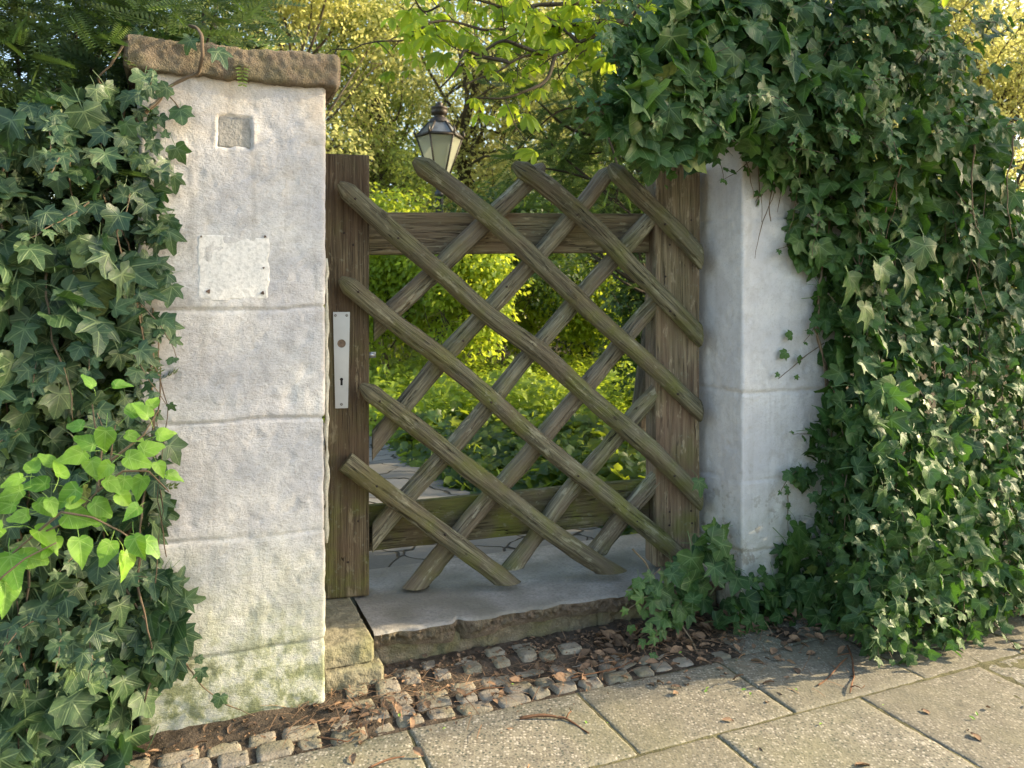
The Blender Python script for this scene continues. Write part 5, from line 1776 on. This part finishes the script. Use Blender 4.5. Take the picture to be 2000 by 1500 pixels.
scatter(150, U(.40, 1.6), Nn(-.07, .06), .012, .036, rlo=.1)
scatter(500, U(-.6, 1.7), Nn(-.09, .06), .004, .012)
scatter(500, U(.42, 1.6), Nn(.05, .03), .004, .016, .014, rlo=0, rhi=.6)
scatter(240, U(1.15, 2.1), Nn(.0, .05), .018, .045, .008, rlo=0, rhi=.6)
scatter(130, U(1.2, 2.9), Nn(-.20, .07), .014, .040)
scatter(60, U(0, 3.2), U(-.9, -.25), .010, .034)
scatter(60, U(-.6, .5), Nn(-.05, .03), .012, .028)
scatter(160, U(1.7, 3.2), Nn(-.12, .05), .014, .03, rlo=0, rhi=.5)
# thin needles and stalks
T_N = [(np.array([[-.02, 0, 0], [.02, 0, 0], [.018, .5, .05], [-.018, .5, .05], [.01, 1, 0], [-.01, 1, 0]]), [np.array([[0, 1, 2, 3], [3, 2, 4, 5]])], np.zeros((6, 3)))]
scatter(700, U(.30, 1.9), Nn(-.04, .07), .02, .07, .006, T_N, .2, .9, .15)
scatter(170, U(1.5, 2.9), Nn(-.22, .09), .02, .07, .003, T_N, .2, .9, .1)
tag(mb.build('leaf_litter', M_LITTER), 'dry brown leaves and stalks lying along the wall foot', None, None, 'stuff')
mb = MB()
scatter(60, U(-.3, 2.8), U(-.9, -.1), .006, .014, .003, T_DRY, 0, 1)
tag(mb.build('green_litter', M_FRESH), 'tiny fresh green leaf scraps on the slabs', None, None, 'stuff')

def ground_twig(pix, r, label, rise=.006, mat=M_TWIG, side=None):
    P = []
    for x, y in pix:
        D = FPX * (CAM_H - rise) / (y - 600)
        P.append(at(x, y, D))
    P = np.array(P)
    L = np.concatenate([[0], np.cumsum(np.linalg.norm(np.diff(P, axis=0), axis=1))])
    n = max(6, int(L[-1] / .008)); s = np.linspace(0, L[-1], n)
    c = np.stack([np.interp(s, L, P[:, q]) for q in range(3)], 1)
    c[1:-1] = (c[:-2] + 2 * c[1:-1] + c[2:]) / 4
    c[:, 2] += .004 * np.sin(s * 30)
    mb = MB()
    tube(mb, c, np.linspace(r, r * .6, n), 6, wob=r * .4)
    if side:
        for (i, dx, dy) in side:
            b = c[int(i * (n - 1))]
            tube(mb, bent(b, b + np.array([dx, dy, .008]), 6, rng, .004), np.linspace(r * .6, r * .25, 6), 5)
    o = mb.build('twig', mat, None)
    tag(o, label, 'twig', 'twigs fallen on the pavement')
ground_twig([(1015, 1403), (1060, 1400), (1105, 1402), (1125, 1412), (1150, 1430)], .0035, 'orange brown twig lying alone on the slab before the cobbles', side=[(.6, .01, .035)])
ground_twig([(1655, 1262), (1665, 1290), (1668, 1320), (1660, 1355)], .003, 'pale forked twig standing out below the ivy at centre right', side=[(.2, -.06, -.04), (.9, .03, -.01)])
ground_twig([(1655, 1285), (1630, 1310), (1598, 1338)], .0022, 'thin pale twig slanting left from under the ivy')
ground_twig([(720, 1500), (760, 1486), (790, 1480)], .002, 'small twig at the bottom edge below the pillar')
ground_twig([(620, 1440), (650, 1447), (680, 1452), (690, 1440)], .0022, 'reddish twig on the slabs near the base of the left pillar', side=[(.5, .02, -.02)])
ground_twig([(1115, 1325), (1160, 1318), (1210, 1300), (1250, 1285)], .0025, 'long straw coloured twig across the cobbles under the step', rise=.014)
ground_twig([(1280, 1210), (1262, 1232), (1240, 1245), (1226, 1262)], .0045, 'crooked grey root end beside the right end of the step', rise=.02, mat=M_STEM)
ground_twig([(905, 1360), (940, 1348), (985, 1342)], .002, 'red brown twig on the cobbles below the middle of the step', rise=.014)
